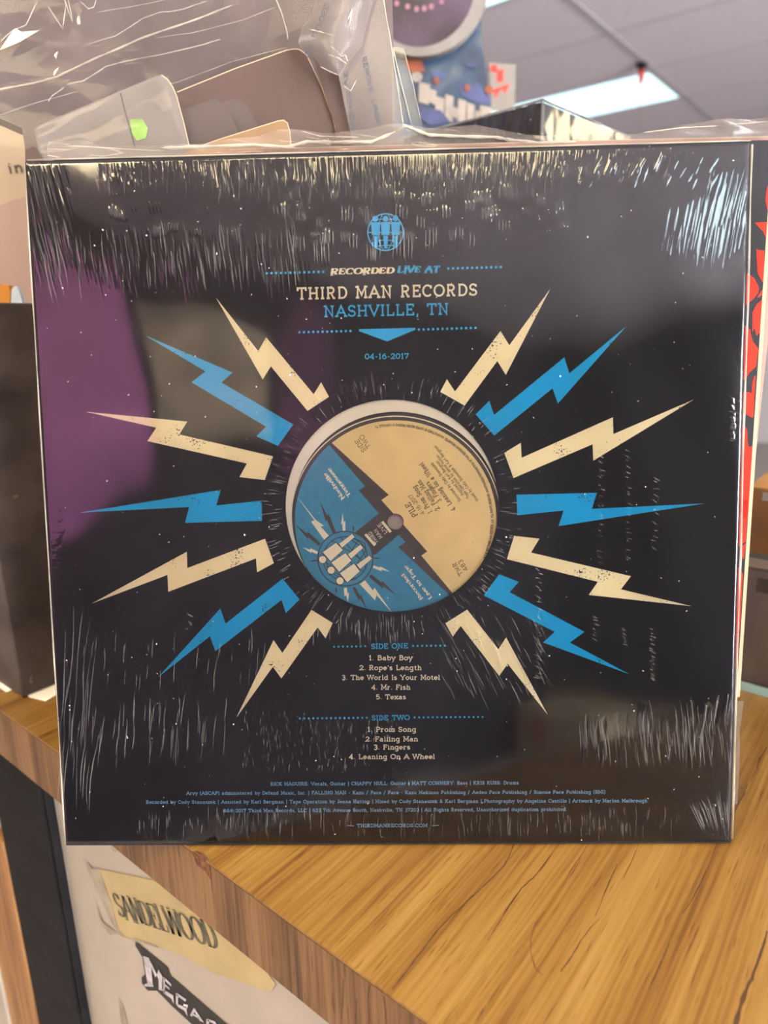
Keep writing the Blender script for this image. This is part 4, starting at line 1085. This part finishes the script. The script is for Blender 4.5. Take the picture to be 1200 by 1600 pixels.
for a, c in [((570.9, 834.6), (586, 852)), ((597, 814.8), (610.5, 831.5))]:
    q = LB([a, c]); b.ribbon([q[0], q[1]], 4.2*PXM, z4)
b.build('cream_lettering', M['cream_text'], label)
# ================================================================== BEHIND THE RECORD
NH = np.array([0.610, -0.7924, 0.0])
UH = (0.7924, 0.610, 0)
def PL(d, lean):
    l = math.radians(lean)
    return Frame(-NH*d + np.array([0, 0, ZT]), UH, -NH*math.sin(l) + np.array([0, 0, math.cos(l)]))

# ---- second record: black and red cover with cream backing board, in a loose poly bag
R2 = PL(0.0285, 6)
rec2 = empty('record_sleeve', R2)
tag(rec2, 'red and black record sleeve in a loose clear bag leaning behind the bolt sleeve', 'record sleeve')
b = MB(); b.box((-0.1477, 0.0012, -0.0030), (0.1698, 0.3143, -0.0004)); b.build('cover', M['black_print'], rec2)
b = MB()
CA = lambda l: R2.pts([(1120+x/5.333, 200+y/5.333) for x, y in l], -0.0004)
CB = lambda l: R2.pts([(1120+x/5.333, 500+y/5.333) for x, y in l], -0.0004)
CC = lambda l: R2.pts([(1120+x/5.333, 780+y/5.333) for x, y in l], -0.0004)
REDS = [CA([(318,790),(420,785),(440,800),(440,915),(385,860),(350,825)]), CA([(405,600),(415,520),(425,480),(445,470),(445,690),(425,690)]),
        CA([(330,1008),(345,1018),(395,1022),(402,1290),(370,1268),(340,1210),(335,1130)]), CA([(235,1212),(270,1222),(310,1250),(350,1330),(345,1368),(300,1428),(235,1478)]),
        CA([(338,1410),(390,1345),(392,1385),(350,1412)]), CA([(297,1700),(297,1540),(330,1472),(382,1432),(378,1700),(330,1730),(312,1660)]),
        CB([(215,495),(240,495),(265,445),(325,388),(345,240),(300,180),(285,130),(278,85),(240,50),(215,45)]),
        CB([(205,600),(262,600),(290,612),(296,520),(312,470),(322,466),(305,800),(295,815),(245,785),(205,772)]),
        CB([(200,868),(232,880),(252,920),(255,1010),(265,1062),(293,1050),(258,1650),(190,1650)]),
        CC([(170,20),(262,0),(240,355),(198,378),(188,392),(170,390)]), CC([(198,440),(205,395),(240,367),(224,505)]), CC([(160,555),(178,565),(216,625),(195,1000),(165,1400),(150,1400)])]
for l in REDS:
    l = [(min(p[0], 0.1697), p[1]) for p in l]
    b.poly(l, -0.0003)
b.build('red_artwork', M['red_print'], rec2)
b = MB(); b.box((0.02, 0.0560, -0.0052), (0.1729, 0.3120, -0.0031)); b.build('backing_board', M['cream_board'], rec2)
# bag: body and the loose flap above
ny_, nx_ = 60, 240
xs_ = np.linspace(-0.1500, 0.1775, nx_)
def smooth_curve(pts, x):
    px_ = np.array([p[0] for p in pts]); py_ = np.array([p[1] for p in pts])
    o_ = np.argsort(px_); return np.interp(x, px_[o_], py_[o_])
topc = R2.pts([(60,215),(76,213),(81,210),(101,221),(133,219),(157,227),(240,230),(320,224),(400,212),(446,202),(477,199),(520,205),(580,203),(632,195),(690,201),(745,198),(795,207),(849,211),(912,210),(993,210),(1065,198),(1110,192),(1200,181)], 0.0)
Yt = smooth_curve(topc, xs_)
s_ = np.linspace(0, 1, ny_)[:, None]
GX2 = np.repeat(xs_[None, :], ny_, 0)
GY2 = 0.0005 + (Yt[None, :]-0.0005)*s_
wav = 0.0016*np.sin(xs_*55+0.6)+0.0012*np.sin(xs_*131+2.0)+0.0008*np.sin(xs_*260)
k2 = np.clip((GY2-0.3150)/0.012, 0, 1)
GZ2 = 0.0004 + k2*wav[None, :] + k2*0.0009*np.sin(GY2*900+GX2*140)
GZ2 = np.where(GY2 < 0.3150, 0.0002+0.0*GZ2, GZ2)
o = grid_sheet('poly_bag', GX2[:2], np.stack([np.full(nx_, 0.0008), np.full(nx_, 0.3146)]), np.full((2, nx_), 0.0003), M['bag'], rec2); o['label'] = 'clear loose poly bag'
GY3 = 0.3147 + (Yt[None, :]-0.3147)*s_; k2 = np.clip((GY3-0.3147)/0.008, 0, 1)
GZ3 = 0.0004 + k2*wav[None, :] + k2*0.0009*np.sin(GY3*900+GX2*140)
o = grid_sheet('bag_flap', GX2, GY3, GZ3, M['flap'], rec2); o['label'] = 'wavy open flap of the bag'
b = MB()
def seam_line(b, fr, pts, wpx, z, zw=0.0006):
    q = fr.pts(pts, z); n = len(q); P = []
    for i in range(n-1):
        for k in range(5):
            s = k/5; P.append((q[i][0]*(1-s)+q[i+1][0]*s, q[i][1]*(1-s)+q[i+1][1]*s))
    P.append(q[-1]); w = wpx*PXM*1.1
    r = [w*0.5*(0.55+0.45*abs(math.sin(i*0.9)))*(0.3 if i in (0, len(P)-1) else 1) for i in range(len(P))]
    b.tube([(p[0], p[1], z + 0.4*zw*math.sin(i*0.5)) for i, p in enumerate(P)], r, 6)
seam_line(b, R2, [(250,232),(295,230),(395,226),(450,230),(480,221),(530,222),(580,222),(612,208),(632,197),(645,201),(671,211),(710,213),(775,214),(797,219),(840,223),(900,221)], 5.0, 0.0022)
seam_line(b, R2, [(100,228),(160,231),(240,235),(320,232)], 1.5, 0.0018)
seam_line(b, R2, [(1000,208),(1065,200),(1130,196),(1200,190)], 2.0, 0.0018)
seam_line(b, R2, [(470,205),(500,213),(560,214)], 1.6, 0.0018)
o = b.build('flap_fold_glare', M['seam'], rec2, smooth=True)  # pale tubes paint glare lines along the flap folds
b = MB()
q = R2.pts([(1120,1100),(1150,1094),(1162,1096),(1160,1112),(1156,1140),(1155,1200),(1152,1262),(1149,1270),(1120,1278)], 0.0012)
q = [(x, max(y, 0.0008)) for x, y in q]
b.poly(q, 0.0012, 0.0008)
o = b.build('bag_corner', M['liner'], rec2)

# ---- thin pink sleeve standing a little taller behind it
R3 = PL(0.0345, 6)
rec3 = empty('record_sleeve', R3); tag(rec3, 'faded pink sleeve edge peeking just above the black sleeve tops', 'record sleeve')
b = MB(); b.poly([(-0.07, 0.0012), (0.1675, 0.0012), (0.1800, 0.3170), (-0.07, 0.3176)], 0.0, -0.0035); b.build('cover', M['pink_print'], rec3)
b = MB(); b.poly([(-0.07, 0.3177), (0.1800, 0.3171), (0.1800, 0.3174), (-0.07, 0.3180)], -0.0005, -0.0030); b.build('spine_edge', M['cream_board'], rec3)

# ---- pile of cards and bags on the left
def card(name, label, cat, fr, pts, mat, thick=0.0012, z=0.0, edge=None, drop=True, group=None):
    root = empty(name, fr); tag(root, label, cat, group)
    q = fr.pts(pts, z)
    loop = list(q)
    if drop: loop = loop + [(q[-1][0], 0.0002), (q[0][0], 0.0002)]
    b = MB(); b.poly(list(reversed(loop)), z, z-thick)
    b.build('sheet', mat, root)
    if edge:
        b = MB(); b.ribbon(fr.pts(edge, z), 1.5*PXM*1.2, z+0.0001); b.build('cut_edge', M['card_edge'], root)
    return root
P1 = PL(0.062, 8)
card('card_divider', 'low tan card with a rounded corner just above the clear bag flap', 'card', P1, [(285,240),(300,233),(345,217),(435,189),(443,188),(449,192),(453,206),(456,246)], M['tan_card'], edge=[(300,233),(345,217),(435,189),(443,188),(449,192),(453,206),(456,246)])
P2 = PL(0.067, 8)
gcard = card('wrapped_card', 'glossy grey card in clear wrap with a green sticker', 'card', P2, [(66,268),(60,240),(54,207),(58,197),(150,158),(244,119),(252,117),(262,124),(270,136),(276,150),(288,195),(297,234),(303,268)], M['grey_card'], edge=[(252,117),(262,124),(270,136),(276,150),(288,195),(297,234)])
b = MB(); b.poly(P2.pts([(203,186),(222,186),(231,200),(228,216),(214,220),(206,208)], 0.0004), 0.0004); b.build('green_sticker', M['green'], gcard)
b = MB(); b.ribbon(P2.pts([(188,145),(197,180),(204,205),(211,230)], 0.0004), 1.5*PXM, 0.0004); b.build('fold_line', M['label_dark'], gcard)
X_, Y_ = np.meshgrid(np.linspace(0, 1, 70), np.linspace(0, 1, 60))
c00, c10, c11, c01 = [np.array(p) for p in P2.pts([(66,250),(300,250),(254,120),(56,200)], 0.001)]
GXc = (1-Y_)*((1-X_)*c00[0]+X_*c10[0]) + Y_*((1-X_)*c01[0]+X_*c11[0]); GYc = (1-Y_)*((1-X_)*c00[1]+X_*c10[1]) + Y_*((1-X_)*c01[1]+X_*c11[1])
GZc = 0.0012 + 0.00025*np.sin(X_*9+Y_*4)+0.0002*np.sin(Y_*11-X_*5)
o = grid_sheet('clear_wrap', GXc, GYc, GZc, M['cello'], gcard)

P3 = PL(0.072, 8)
card('tab_card', 'short taupe index tab with rounded corner, front one of the pair', 'card', P3, [(283,236),(284,171),(310,163),(330,155.5),(338,155.5),(347,161),(353,168),(360,179),(372,204),(376,240)], M['brown_tab'])
P4 = PL(0.076, 8)
card('tab_card', 'taupe index tab just behind and right of the front tab', 'card', P4, [(330,240),(335,168),(351,158),(366,155),(378,158),(384,164),(390,174),(403,196),(410,240)], M['brown_tab'])
P5 = PL(0.084, 8)
bc = card('backing_card', 'large dark brown card with rounded upper right corner and pale edge', 'card', P5, [(225,250),(232,166),(277,144),(368,107),(448,78.5),(460,76.5),(468,77.5),(479,85.5),(487.5,103),(503,137.5),(520,185),(532,235)], M['brown_card'], thick=0.002,
     edge=[(277,144),(368,107),(448,78.5),(460,76.5),(468,77.5),(479,85.5),(487.5,103),(503,137.5),(520,185),(532,235)])
b = MB(); b.ribbon(P5.pts([(425,103),(432,140),(447,196)], 0.0002), 1.0*PXM, 0.0002); b.ribbon(P5.pts([(460,128),(463,146),(467,170)], 0.0002), 0.9*PXM, 0.0002); b.build('crease', M['label_dark'], bc)
b = MB(); 
P6 = PL(0.064, 8)
card('card_scrap', 'small dark brown card corner beside the grey wrapped card', 'card', P6, [(40,262),(39,236),(53,228),(60,240),(68,262)], M['brown_card'])

# ---- cellophane package filling the upper left
P7 = PL(0.108, 8)
pk = empty('wrapped_package', P7); tag(pk, 'big mauve-grey package in crinkled cellophane filling the upper left', 'package')
q = P7.pts([(-40,-45),(-40,168),(34,200),(43,258)], 0); qr = P7.pts([(612,-45)], 0)[0]
loop = [q[0], q[1], q[2], q[3], (q[3][0]+0.012, 0.0036), (qr[0]+0.004, 0.0036), qr]
b = MB(); b.poly(loop, 0, -0.02); b.build('board', M['mauve_board'], pk)
nxp, nyp = 260, 170
SX, SY = np.meshgrid(np.linspace(0, 1, nxp), np.linspace(0, 1, nyp))
k00, k10, k11, k01 = [np.array(p) for p in P7.pts([(-40,262),(545,262),(545,-45),(-40,-45)], 0.006)]
GXp = (1-SY)*((1-SX)*k00[0]+SX*k10[0]) + SY*((1-SX)*k01[0]+SX*k11[0]); GYp = (1-SY)*((1-SX)*k00[1]+SX*k10[1]) + SY*((1-SX)*k01[1]+SX*k11[1])
GZp = np.full_like(GXp, 0.0045)
pr = np.random.default_rng(5)
for _ in range(16):          # crumple facets: folded-plate tents
    a = pr.normal(0.42, 0.8); ph = pr.uniform(-0.3, 0.3); f_ = pr.uniform(8, 28)
    t_ = (GXp*math.sin(a)-GYp*math.cos(a))
    msk = np.exp(-(((GXp-pr.uniform(-.24, .0))/0.07)**2 + ((GYp-pr.uniform(.31, .45))/0.05)**2))
    GZp += msk*0.0012*(np.abs(((t_*f_+ph) % 1.0)-0.5)*2-0.5)
o = grid_sheet('cellophane', GXp, GYp, GZp, M['cello'], pk, smooth=False); o['label'] = 'clear crinkled cellophane'
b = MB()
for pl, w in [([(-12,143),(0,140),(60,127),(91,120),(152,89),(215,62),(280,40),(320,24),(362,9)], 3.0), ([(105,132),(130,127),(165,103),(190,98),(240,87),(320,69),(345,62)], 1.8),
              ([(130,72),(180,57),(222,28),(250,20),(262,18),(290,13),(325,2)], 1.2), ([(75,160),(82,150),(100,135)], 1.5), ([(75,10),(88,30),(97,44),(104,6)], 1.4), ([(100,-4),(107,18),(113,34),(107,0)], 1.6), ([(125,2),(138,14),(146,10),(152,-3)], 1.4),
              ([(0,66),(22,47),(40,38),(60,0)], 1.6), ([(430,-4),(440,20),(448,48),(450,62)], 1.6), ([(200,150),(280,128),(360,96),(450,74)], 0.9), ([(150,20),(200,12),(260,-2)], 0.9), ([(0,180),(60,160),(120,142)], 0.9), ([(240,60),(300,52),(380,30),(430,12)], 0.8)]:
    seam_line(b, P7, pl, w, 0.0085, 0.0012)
o = b.build('cellophane_fold_glint', M['seam'], pk, smooth=True); o['label'] = 'folds of the cellophane with painted glints'  # pale tubes put the glints of the folds into their colour
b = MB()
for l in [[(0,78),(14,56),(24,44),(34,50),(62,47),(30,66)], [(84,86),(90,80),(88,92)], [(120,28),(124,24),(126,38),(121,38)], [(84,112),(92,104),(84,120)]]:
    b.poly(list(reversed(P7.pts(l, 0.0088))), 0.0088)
b.build('facet_glint', M['seam'], pk)  # small flat pale pieces painting glints on the cellophane

# ---- clear adhesive bag with printed liner
P8 = PL(0.079, 8)
lb = empty('adhesive_bag', P8); tag(lb, 'clear resealable bag printed REMOVE LINER with a curled strip at its top', 'plastic bag')
q = P8.pts([(550,215),(529,118),(545,92),(566,70),(574,40),(580,-45),(592,-45),(608,50),(613,80),(632,205)], 0.0)
b = MB(); b.poly(list(reversed([(q[0][0], 0.0003)] + q + [(q[-1][0], 0.0003)])), 0); b.build('bag_body', M['liner'], lb)
q = P8.pts([(610,72),(630,74),(645,130),(662,205),(632,205)], -0.002)
b = MB(); b.poly(list(reversed([(q[-1][0], 0.0003)]+[q[0], q[1], q[2], q[3]]+[(q[3][0], 0.0003)])), -0.002, -0.0024); b.build('rear_sheet', M['bag'], lb)
q = P8.pts([(488,86),(500,102),(529,118),(548,215),(534,235),(524,196)], -0.003)
b = MB(); b.poly(list(reversed([(q[-1][0]-.002, 0.0003)]+[q[5], q[0], q[1], q[2], q[3]]+[(q[3][0], 0.0003)])), -0.003, -0.0034); b.build('dark_side', M['brown_card'], lb)
# curled strip
Lp = [(496,-45),(493,0),(486,22),(472,42),(466,66),(472,78),(482,90),(500,104),(529,119)]
Rp = [(596,-45),(584,0),(578,20),(573,40),(569,56),(566,72),(556,84),(544,98),(532,120)]
rows = []
for (a, c) in zip(Lp, Rp):
    rows.append([(P8.at(a[0]+(c[0]-a[0])*s, a[1]+(c[1]-a[1])*s, 0.004+0.010*math.sin(math.pi*s)), 0.004+0.010*math.sin(math.pi*s)) for s in np.linspace(0, 1, 15)])
b = MB(); vs = [(p[0], p[1], z) for r in rows for p, z in r]
b.add(vs, [(i*15+k, (i+1)*15+k, (i+1)*15+k+1, i*15+k+1) for i in range(len(rows)-1) for k in range(14)])
o = b.build('curled_strip', M['liner'], lb, smooth=True)
b = MB()
text(b, 'REMOVE  LINER', P8.at(565, 90, 0.0006), P8.at(588, 193, 0.0006), 7.5*PXM*1.2, 0.0006, t=0.13, serif=False)
def text_mirror(b, fr, s, a, c, hpx, z, **kw):
    p0 = np.array(fr.at(a[0], a[1], z)); p1 = np.array(fr.at(c[0], c[1], z)); D = np.linalg.norm(p1-p0); e = (p1-p0)/D; f = np.array([-e[1], e[0]])
    tb = MB(); text(tb, s, (0, 0), (D, 0), hpx*PXM*1.2, z, **kw)
    b.add([tuple(p0 + e*v[0] - f*v[1]) + (z,) for v in tb.v], tb.f)
text_mirror(b, P8, 'TO  EXPOSE  A', (474, 86), (516, -14), 8.0, 0.0105, t=0.13, serif=False)
text_mirror(b, P8, 'ADHESIVE', (549, 203), (536, 112), 6.5, 0.0008, t=0.13, serif=False)
b.build('printed_lettering', M['blue_film_ink'], lb)
b = MB()
for pl, w in [([(598,-10),(604,30),(609,55),(613,82),(622,140),(631,200)], 1.8), ([(614,74),(622,110),(632,150),(644,198)], 1.8), ([(630,74),(645,130),(658,190)], 1.0), ([(512,85),(530,92),(542,100)], 3.0), ([(516,72),(528,82),(533,88),(540,86),(543,96)], 2.6), ([(484,46),(500,50),(520,55)], 2.0), ([(500,104),(515,112),(529,117)], 2.2), ([(543,32),(548,20),(550,14),(546,40)], 2.4), ([(536,134),(548,142),(556,126)], 1.6)]:
    seam_line(b, P8, pl, w, 0.013 if pl[0][0] < 560 else 0.001, 0.0004)
b.build('film_fold', M['seam'], lb, smooth=True)

# ---- dark worn carton on the left, paper under it, small things on it
ct = empty('carton', loc=(-0.2835, -0.0445, ZT+0.0006)); tag(ct, 'tall worn black-brown carton on the counter left of the records', 'box')
b = MB(); b.box((-0.26, 0, 0), (0, 0.17, 0.256)); b.build('carton_body', M['carton'], ct, bevel=0.0012)
fr_ = Frame((-0.2835, 0, 0), (0, 1, 0), (0, 0, 1))
b = MB(); q = fr_.pts([(46,1066),(47,1058),(50,1055),(49,1061),(51,1068)], 0); b.add([(0.0003, p[0]+0.0445, p[1]-ZT-0.0006) for p in q], [(0, 1, 2, 3, 4)]); b.build('scratch', M['tan_card'], ct)
b = MB(); q = fr_.pts([(20,775),(27,772),(28,777),(21,779)], 0); b.add([(0.0003, p[0]+0.0445, p[1]-ZT-0.0006) for p in q], [(0, 1, 2, 3)])
o = b.build('scratch', M['tan_card'], ct)
pp = empty('paper_sheet', g); tag(pp, 'white paper sheet lying under the dark carton', 'paper')
b = MB(); b.poly(list(reversed(g.pts([(-25,1058),(10,1082),(28,1074),(46,1090),(72,1096),(92,1084),(120,1062),(120,1030),(20,1030)]))), 0.0005, 0.0001); b.build('sheet', M['white_paper'], pp)
LFz = 0.256+ZT+0.0008
LF = Frame((-0.40, 0, LFz), UH, (0, 0, 1))
lf = empty('leaflet', LF); tag(lf, 'cream and dusty pink leaflet with the word in, standing on the dark carton', 'leaflet')
q = LF.pts([(-40,150),(30,150),(75,200)]); yb = 0.0
b = MB(); b.poly([(q[0][0], 0), (q[2][0], 0), (q[2][0], q[2][1]), (q[1][0], q[1][1]), (q[0][0], q[0][1])], 0, -0.002); b.build('sheet', M['leaflet'], lf)
q = LF.pts([(-40,318),(0,320),(22,312),(80,300)], 0.0004)
b = MB(); b.poly([(q[0][0], 0.0005), (q[3][0], 0.0005), q[3], q[2], q[1], q[0]], 0.0004); b.build('pink_area', M['leaflet_pink'], lf)
b = MB(); text(b, 'in', LF.at(15, 273, 0.0006), LF.at(37, 271, 0.0006), 19*PXM*1.45, 0.0006, t=0.16, serif=False); b.build('lettering', M['label_dark'], lf)
for nm, lb_, pts, mt, th, dd in [('orange_packet', 'small orange packet standing on the carton top', [(-20,446),(-4,443),(13,446),(16,460),(14,474),(-20,474)], 'orange_box', 0.008, -0.345), ('pale_blue_tag', 'pale blue rounded tag standing on the carton top', [(16,474),(18,452),(22,447),(27,448),(31,458),(36,474)], 'pale_blue', 0.004, -0.335)]:
    ff = Frame((dd, 0, LFz), UH, (0, 0, 1)); r_ = empty(nm, ff); tag(r_, lb_, 'packet' if 'packet' in nm else 'tag')
    q = ff.pts(pts); q = [(x, max(0.0, y)) for x, y in q]; ym = min(p[1] for p in q); q = [(x, 0.0 if p < ym+0.0006 else p) for x, p in q]
    b = MB(); b.poly(q, 0, -th); b.build('body', M[mt], r_)

# ---- boxed figure with an oval picture
d_ = RIGHT*[1, 1, 0]; d_ = d_/np.linalg.norm(d_)
FB = Frame((-0.275, 0.455, ZT), d_, (0, 0.0, 1))
fb = empty('toy_box', FB); tag(fb, 'tall blue toy box with a dark oval picture and jagged white lettering', 'box')
q = FB.pts([(588,-60),(750,-60),(752,60),(768,168)])
b = MB(); b.poly([(q[0][0], 0.0005), (q[3][0]+0.003, 0.0005), q[3], q[2], q[1], q[0]], 0, -0.05); b.build('box_body', M['figure_blue'], fb)
def blob(b, pts, z, mi=0):
    q = FB.pts(pts, z)
    s = sum(q[i][0]*q[(i+1) % len(q)][1]-q[(i+1) % len(q)][0]*q[i][1] for i in range(len(q)))
    b.poly(q if s > 0 else list(reversed(q)), z, z-0.0004, mi=mi)
el = lambda cx, cy, rx, ry, n=48: [(cx+rx*math.cos(2*math.pi*i/n), cy+ry*math.sin(2*math.pi*i/n)) for i in range(n)]
b = MB(); q = FB.pts(el(655, -30, 110, 118), 0.012); b.poly(list(reversed(q)) , 0.012, 0.0005); b.build('oval_rim', M['figure_cream'], fb, smooth=False)
b = MB(); q = FB.pts(el(655, -30, 88, 103), 0.0125); b.poly(list(reversed(q)), 0.0125, 0.0121)
b.build('oval_picture', M['figure_purple'], fb)
b = MB()
for c in [(620, 5), (637, 10), (651, 14), (663, 13), (674, 10), (690, 2)]: blob(b, el(c[0], c[1], 3.8, 4.5, 14), 0.0131)
b.build('picture_dots', M['pink_dot'], fb)
b = MB()
for i, (x, y, w, h) in enumerate([(655,128,17,36), (671,138,11,26), (681,150,14,30), (696,147,13,44), (707,166,9,20), (716,154,13,40), (730,160,12,36), (743,172,10,22), (750,164,18,26)]):
    blob(b, [(x, y), (x+w, y+4), (x+w-2, y+h), (x-1, y+h-5)], 0.0012)
blob(b, el(651, 120, 9, 8, 20), 0.0012)
b.build('jagged_lettering', M['figure_white'], fb)
b = MB()
blob(b, [(630,80),(648,86),(660,98),(664,112),(640,112),(634,98)], 0.0010, 0)
for c, r in [((682,126),4.5), ((730,137),4.5), ((764,140),6)]: blob(b, el(c[0], c[1], r, r*1.2, 16), 0.0018, 0)
blob(b, el(686, 118, 11, 7, 20), 0.0014, 1); blob(b, [(715,132),(745,128),(764,146),(766,164),(745,160),(722,150)], 0.0006, 1); blob(b, [(652,166),(688,172),(704,190),(672,196),(655,184)], 0.0013, 1); blob(b, el(738, 102, 9, 4, 16), 0.0012, 1)
b.build('artwork_detail', [M['figure_orange'], M['figure_navy']], fb)

SG = Frame((-0.335, 0.672, ZT), d_, (0, 0, 1))
sg = empty('sign_card', SG); tag(sg, 'small beige sign card with a red figure right of the toy box', 'sign')
q = SG.pts([(764,98),(806,100),(804,172)]); qb = SG.pts([(768,172)])[0]
b = MB(); b.poly([(qb[0], q[2][1]), (q[2][0], q[2][1]), q[1], q[0]], 0, -0.002); b.build('card', M['sign_card'], sg)
b = MB(); b.box(((qb[0]+q[2][0])/2-0.004, 0.0005, -0.008), ((qb[0]+q[2][0])/2+0.004, q[2][1]+0.01, -0.0025)); b.box(((qb[0]+q[2][0])/2-0.03, 0, -0.03), ((qb[0]+q[2][0])/2+0.03, 0.003, 0.02)); b.build('stand', M['black_metal'], sg)
b = MB()
for l in [el(772, 107, 5.5, 6.5, 20), [(777,110),(787,108),(786,128),(776,128)], [(768,141),(795,131),(796,135),(769,146)], [(772,150),(778,138),(781,140),(776,152)], [(786,146),(790,133),(793,135),(790,146)]]:
    q = SG.pts(l, 0.0006); s = sum(q[i][0]*q[(i+1) % len(q)][1]-q[(i+1) % len(q)][0]*q[i][1] for i in range(len(q)))
    b.poly(q if s > 0 else list(reversed(q)), 0.0006)
b.build('red_figure', M['red'], sg)

# ---- black shrink-wrapped box, its corner toward us
ZB = 0.378
def at_z(px, py, z):
    d = ray(px, py); s = (z-CAM[2])/d[2]; return CAM + d*s
C_ = at_z(848, 156, ZB); La = at_z(660, 203, ZB)-C_; Rb = at_z(990, 208, ZB)-C_
la = La/np.linalg.norm(La); rb = Rb/np.linalg.norm(Rb)
ang = math.acos(max(-1, min(1, float(la @ rb))))
mid = (la+rb)/np.linalg.norm(la+rb); per = np.array([-mid[1], mid[0], 0])
if per @ rb < 0: per = -per
rb2 = (mid+per)/math.sqrt(2); la2 = (mid-per)/math.sqrt(2)
BF = Frame((C_[0], C_[1], ZT), rb2, la2)       # x along right face, y along left face, z up
if BF.n[2] < 0: BF.n = -BF.n
bb_ = empty('shrink_wrapped_box', BF); tag(bb_, 'black shrink-wrapped box whose top corner rises behind the sleeves', 'box')
b = MB(); b.box((0.0008, 0.0008, 0.0005), (0.13, 0.15, ZB-ZT-0.001)); b.build('box_body', M['box_black'], bb_)
ns = 90
for nm, ax in (('left_wrap', 1), ('right_wrap', 0)):
    A_, B_ = np.meshgrid(np.linspace(0, 0.15 if ax else 0.13, ns), np.linspace(0.001, ZB-ZT, ns))
    H_ = 0.00022*np.sin(A_*260+B_*90+np.sin(B_*40)*2)*np.exp(-((B_-(ZB-0.03))/0.05)**2) + 0.00010*np.sin(A_*90-B_*160)
    co = (-(0.0004+np.abs(H_)), A_, B_) if ax else (A_, -(0.0004+np.abs(H_)), B_)
    o = grid_sheet(nm, co[0], co[1], co[2], M['film'], bb_)
b = MB(); b.tube([(-0.0006, -0.0006, 0.002), (-0.0006, -0.0006, ZB-ZT)], 0.0011, 8); b.tube([(-0.0006, -0.0006, ZB-ZT-0.0004), (0.13, -0.0006, ZB-ZT-0.0004)], 0.0008, 8); b.tube([(-0.0006, -0.0006, ZB-ZT-0.0004), (-0.0006, 0.15, ZB-ZT-0.0004)], 0.0008, 8)
b.build('wrap_seam', M['film_edge'], bb_, smooth=True)

# ---- glass display case at the right with boxes inside
gc = empty('display_case', loc=(0.080, 0.2515, ZT)); tag(gc, 'glass display case with a white shelf standing on the counter at right', 'display case')
b = MB(); b.box((0, 0, 0.0002), (0.55, 0.004, 0.006)); b.build('base_rail', M['glass_edge'], gc)
b = MB(); b.box((0, 0.0005, 0.0065), (0.55, 0.0035, 0.40)); 
mg_ = film('case_glass', 1.45, 0.01, 0.02); b.build('front_pane', mg_, gc)
b = MB(); b.box((0.002, 0.005, 0.0845), (0.55, 0.25, 0.0905)); b.build('shelf', M['white_paper'], gc)
b = MB(); b.box((0.002, 0.0045, 0.0908), (0.55, 0.006, 0.0935)); b.build('shelf_edge', M['glass_edge'], gc)
b = MB(); b.box((0, 0.2515, 0.0005), (0.55, 0.256, 0.40)); b.build('back_panel', M['wall_grey'], gc)
def case_box(name, x0, x1, y0, y1, z0, z1, mat, label, cat='box'):
    r_ = empty(name, loc=((x0+x1)/2, y0, z0)); tag(r_, label, cat)
    w = (x1-x0)/2
    b = MB(); b.box((-w, 0, 0), (w, y1-y0, z1-z0)); b.build('body', M[mat], r_, bevel=0.001)
    b = MB(); b.box((-w*0.8, -0.0006, (z1-z0)*0.82), (w*0.8, -0.0001, (z1-z0)*0.94)); b.build('lid_band', M['white_paper'] if mat != 'grey_box' else M['grey_card'], r_)
case_box('grey_carton', 0.084, 0.20, 0.262, 0.40, ZT+0.0005, 0.080, 'grey_box', 'grey-brown box on the floor of the glass case')
case_box('orange_carton', 0.084, 0.17, 0.262, 0.32, 0.0902, 0.134, 'orange_box', 'orange box on the white shelf of the glass case')
case_box('navy_carton', 0.084, 0.15, 0.33, 0.38, 0.0902, 0.190, 'navy_box', 'dark navy box behind the orange box in the glass case')
case_box('yellow_carton', 0.084, 0.16, 0.39, 0.44, 0.0902, 0.225, 'green_box', 'yellow-green box at the back of the glass case shelf')

# ---- red string hanging from the ceiling grid
cp = Frame((0, 0, CEIL), (1, 0, 0), (0, 1, 0)).at(1003, 97)
hs = empty('hanging_string', loc=(cp[0], cp[1], CEIL-0.007)); tag(hs, 'thin red string hanging from a dark ceiling hook by the light panel', 'string')
b = MB(); b.tube([(0, 0, 0.0), (0, 0, -0.03)], [0.030, 0.018], 12); b.build('hook', M['black_metal'], hs)
b = MB(); b.tube([(0, 0, -0.03), (0.004, 0, -0.07), (-0.002, 0, -0.1)], [0.012, 0.016, 0.008], 10); b.build('clip', M['red'], hs)
b = MB(); b.tube([(0, 0, -0.1), (0.003, 0, -0.3), (0, 0, -0.48)], 0.0018, 6); b.build('thread', M['pink_print'], hs)
b = MB(); b.box((-0.05, -0.002, -0.56), (0.05, 0.002, -0.48)); b.build('paper_tag', M['pale_blue'], hs)
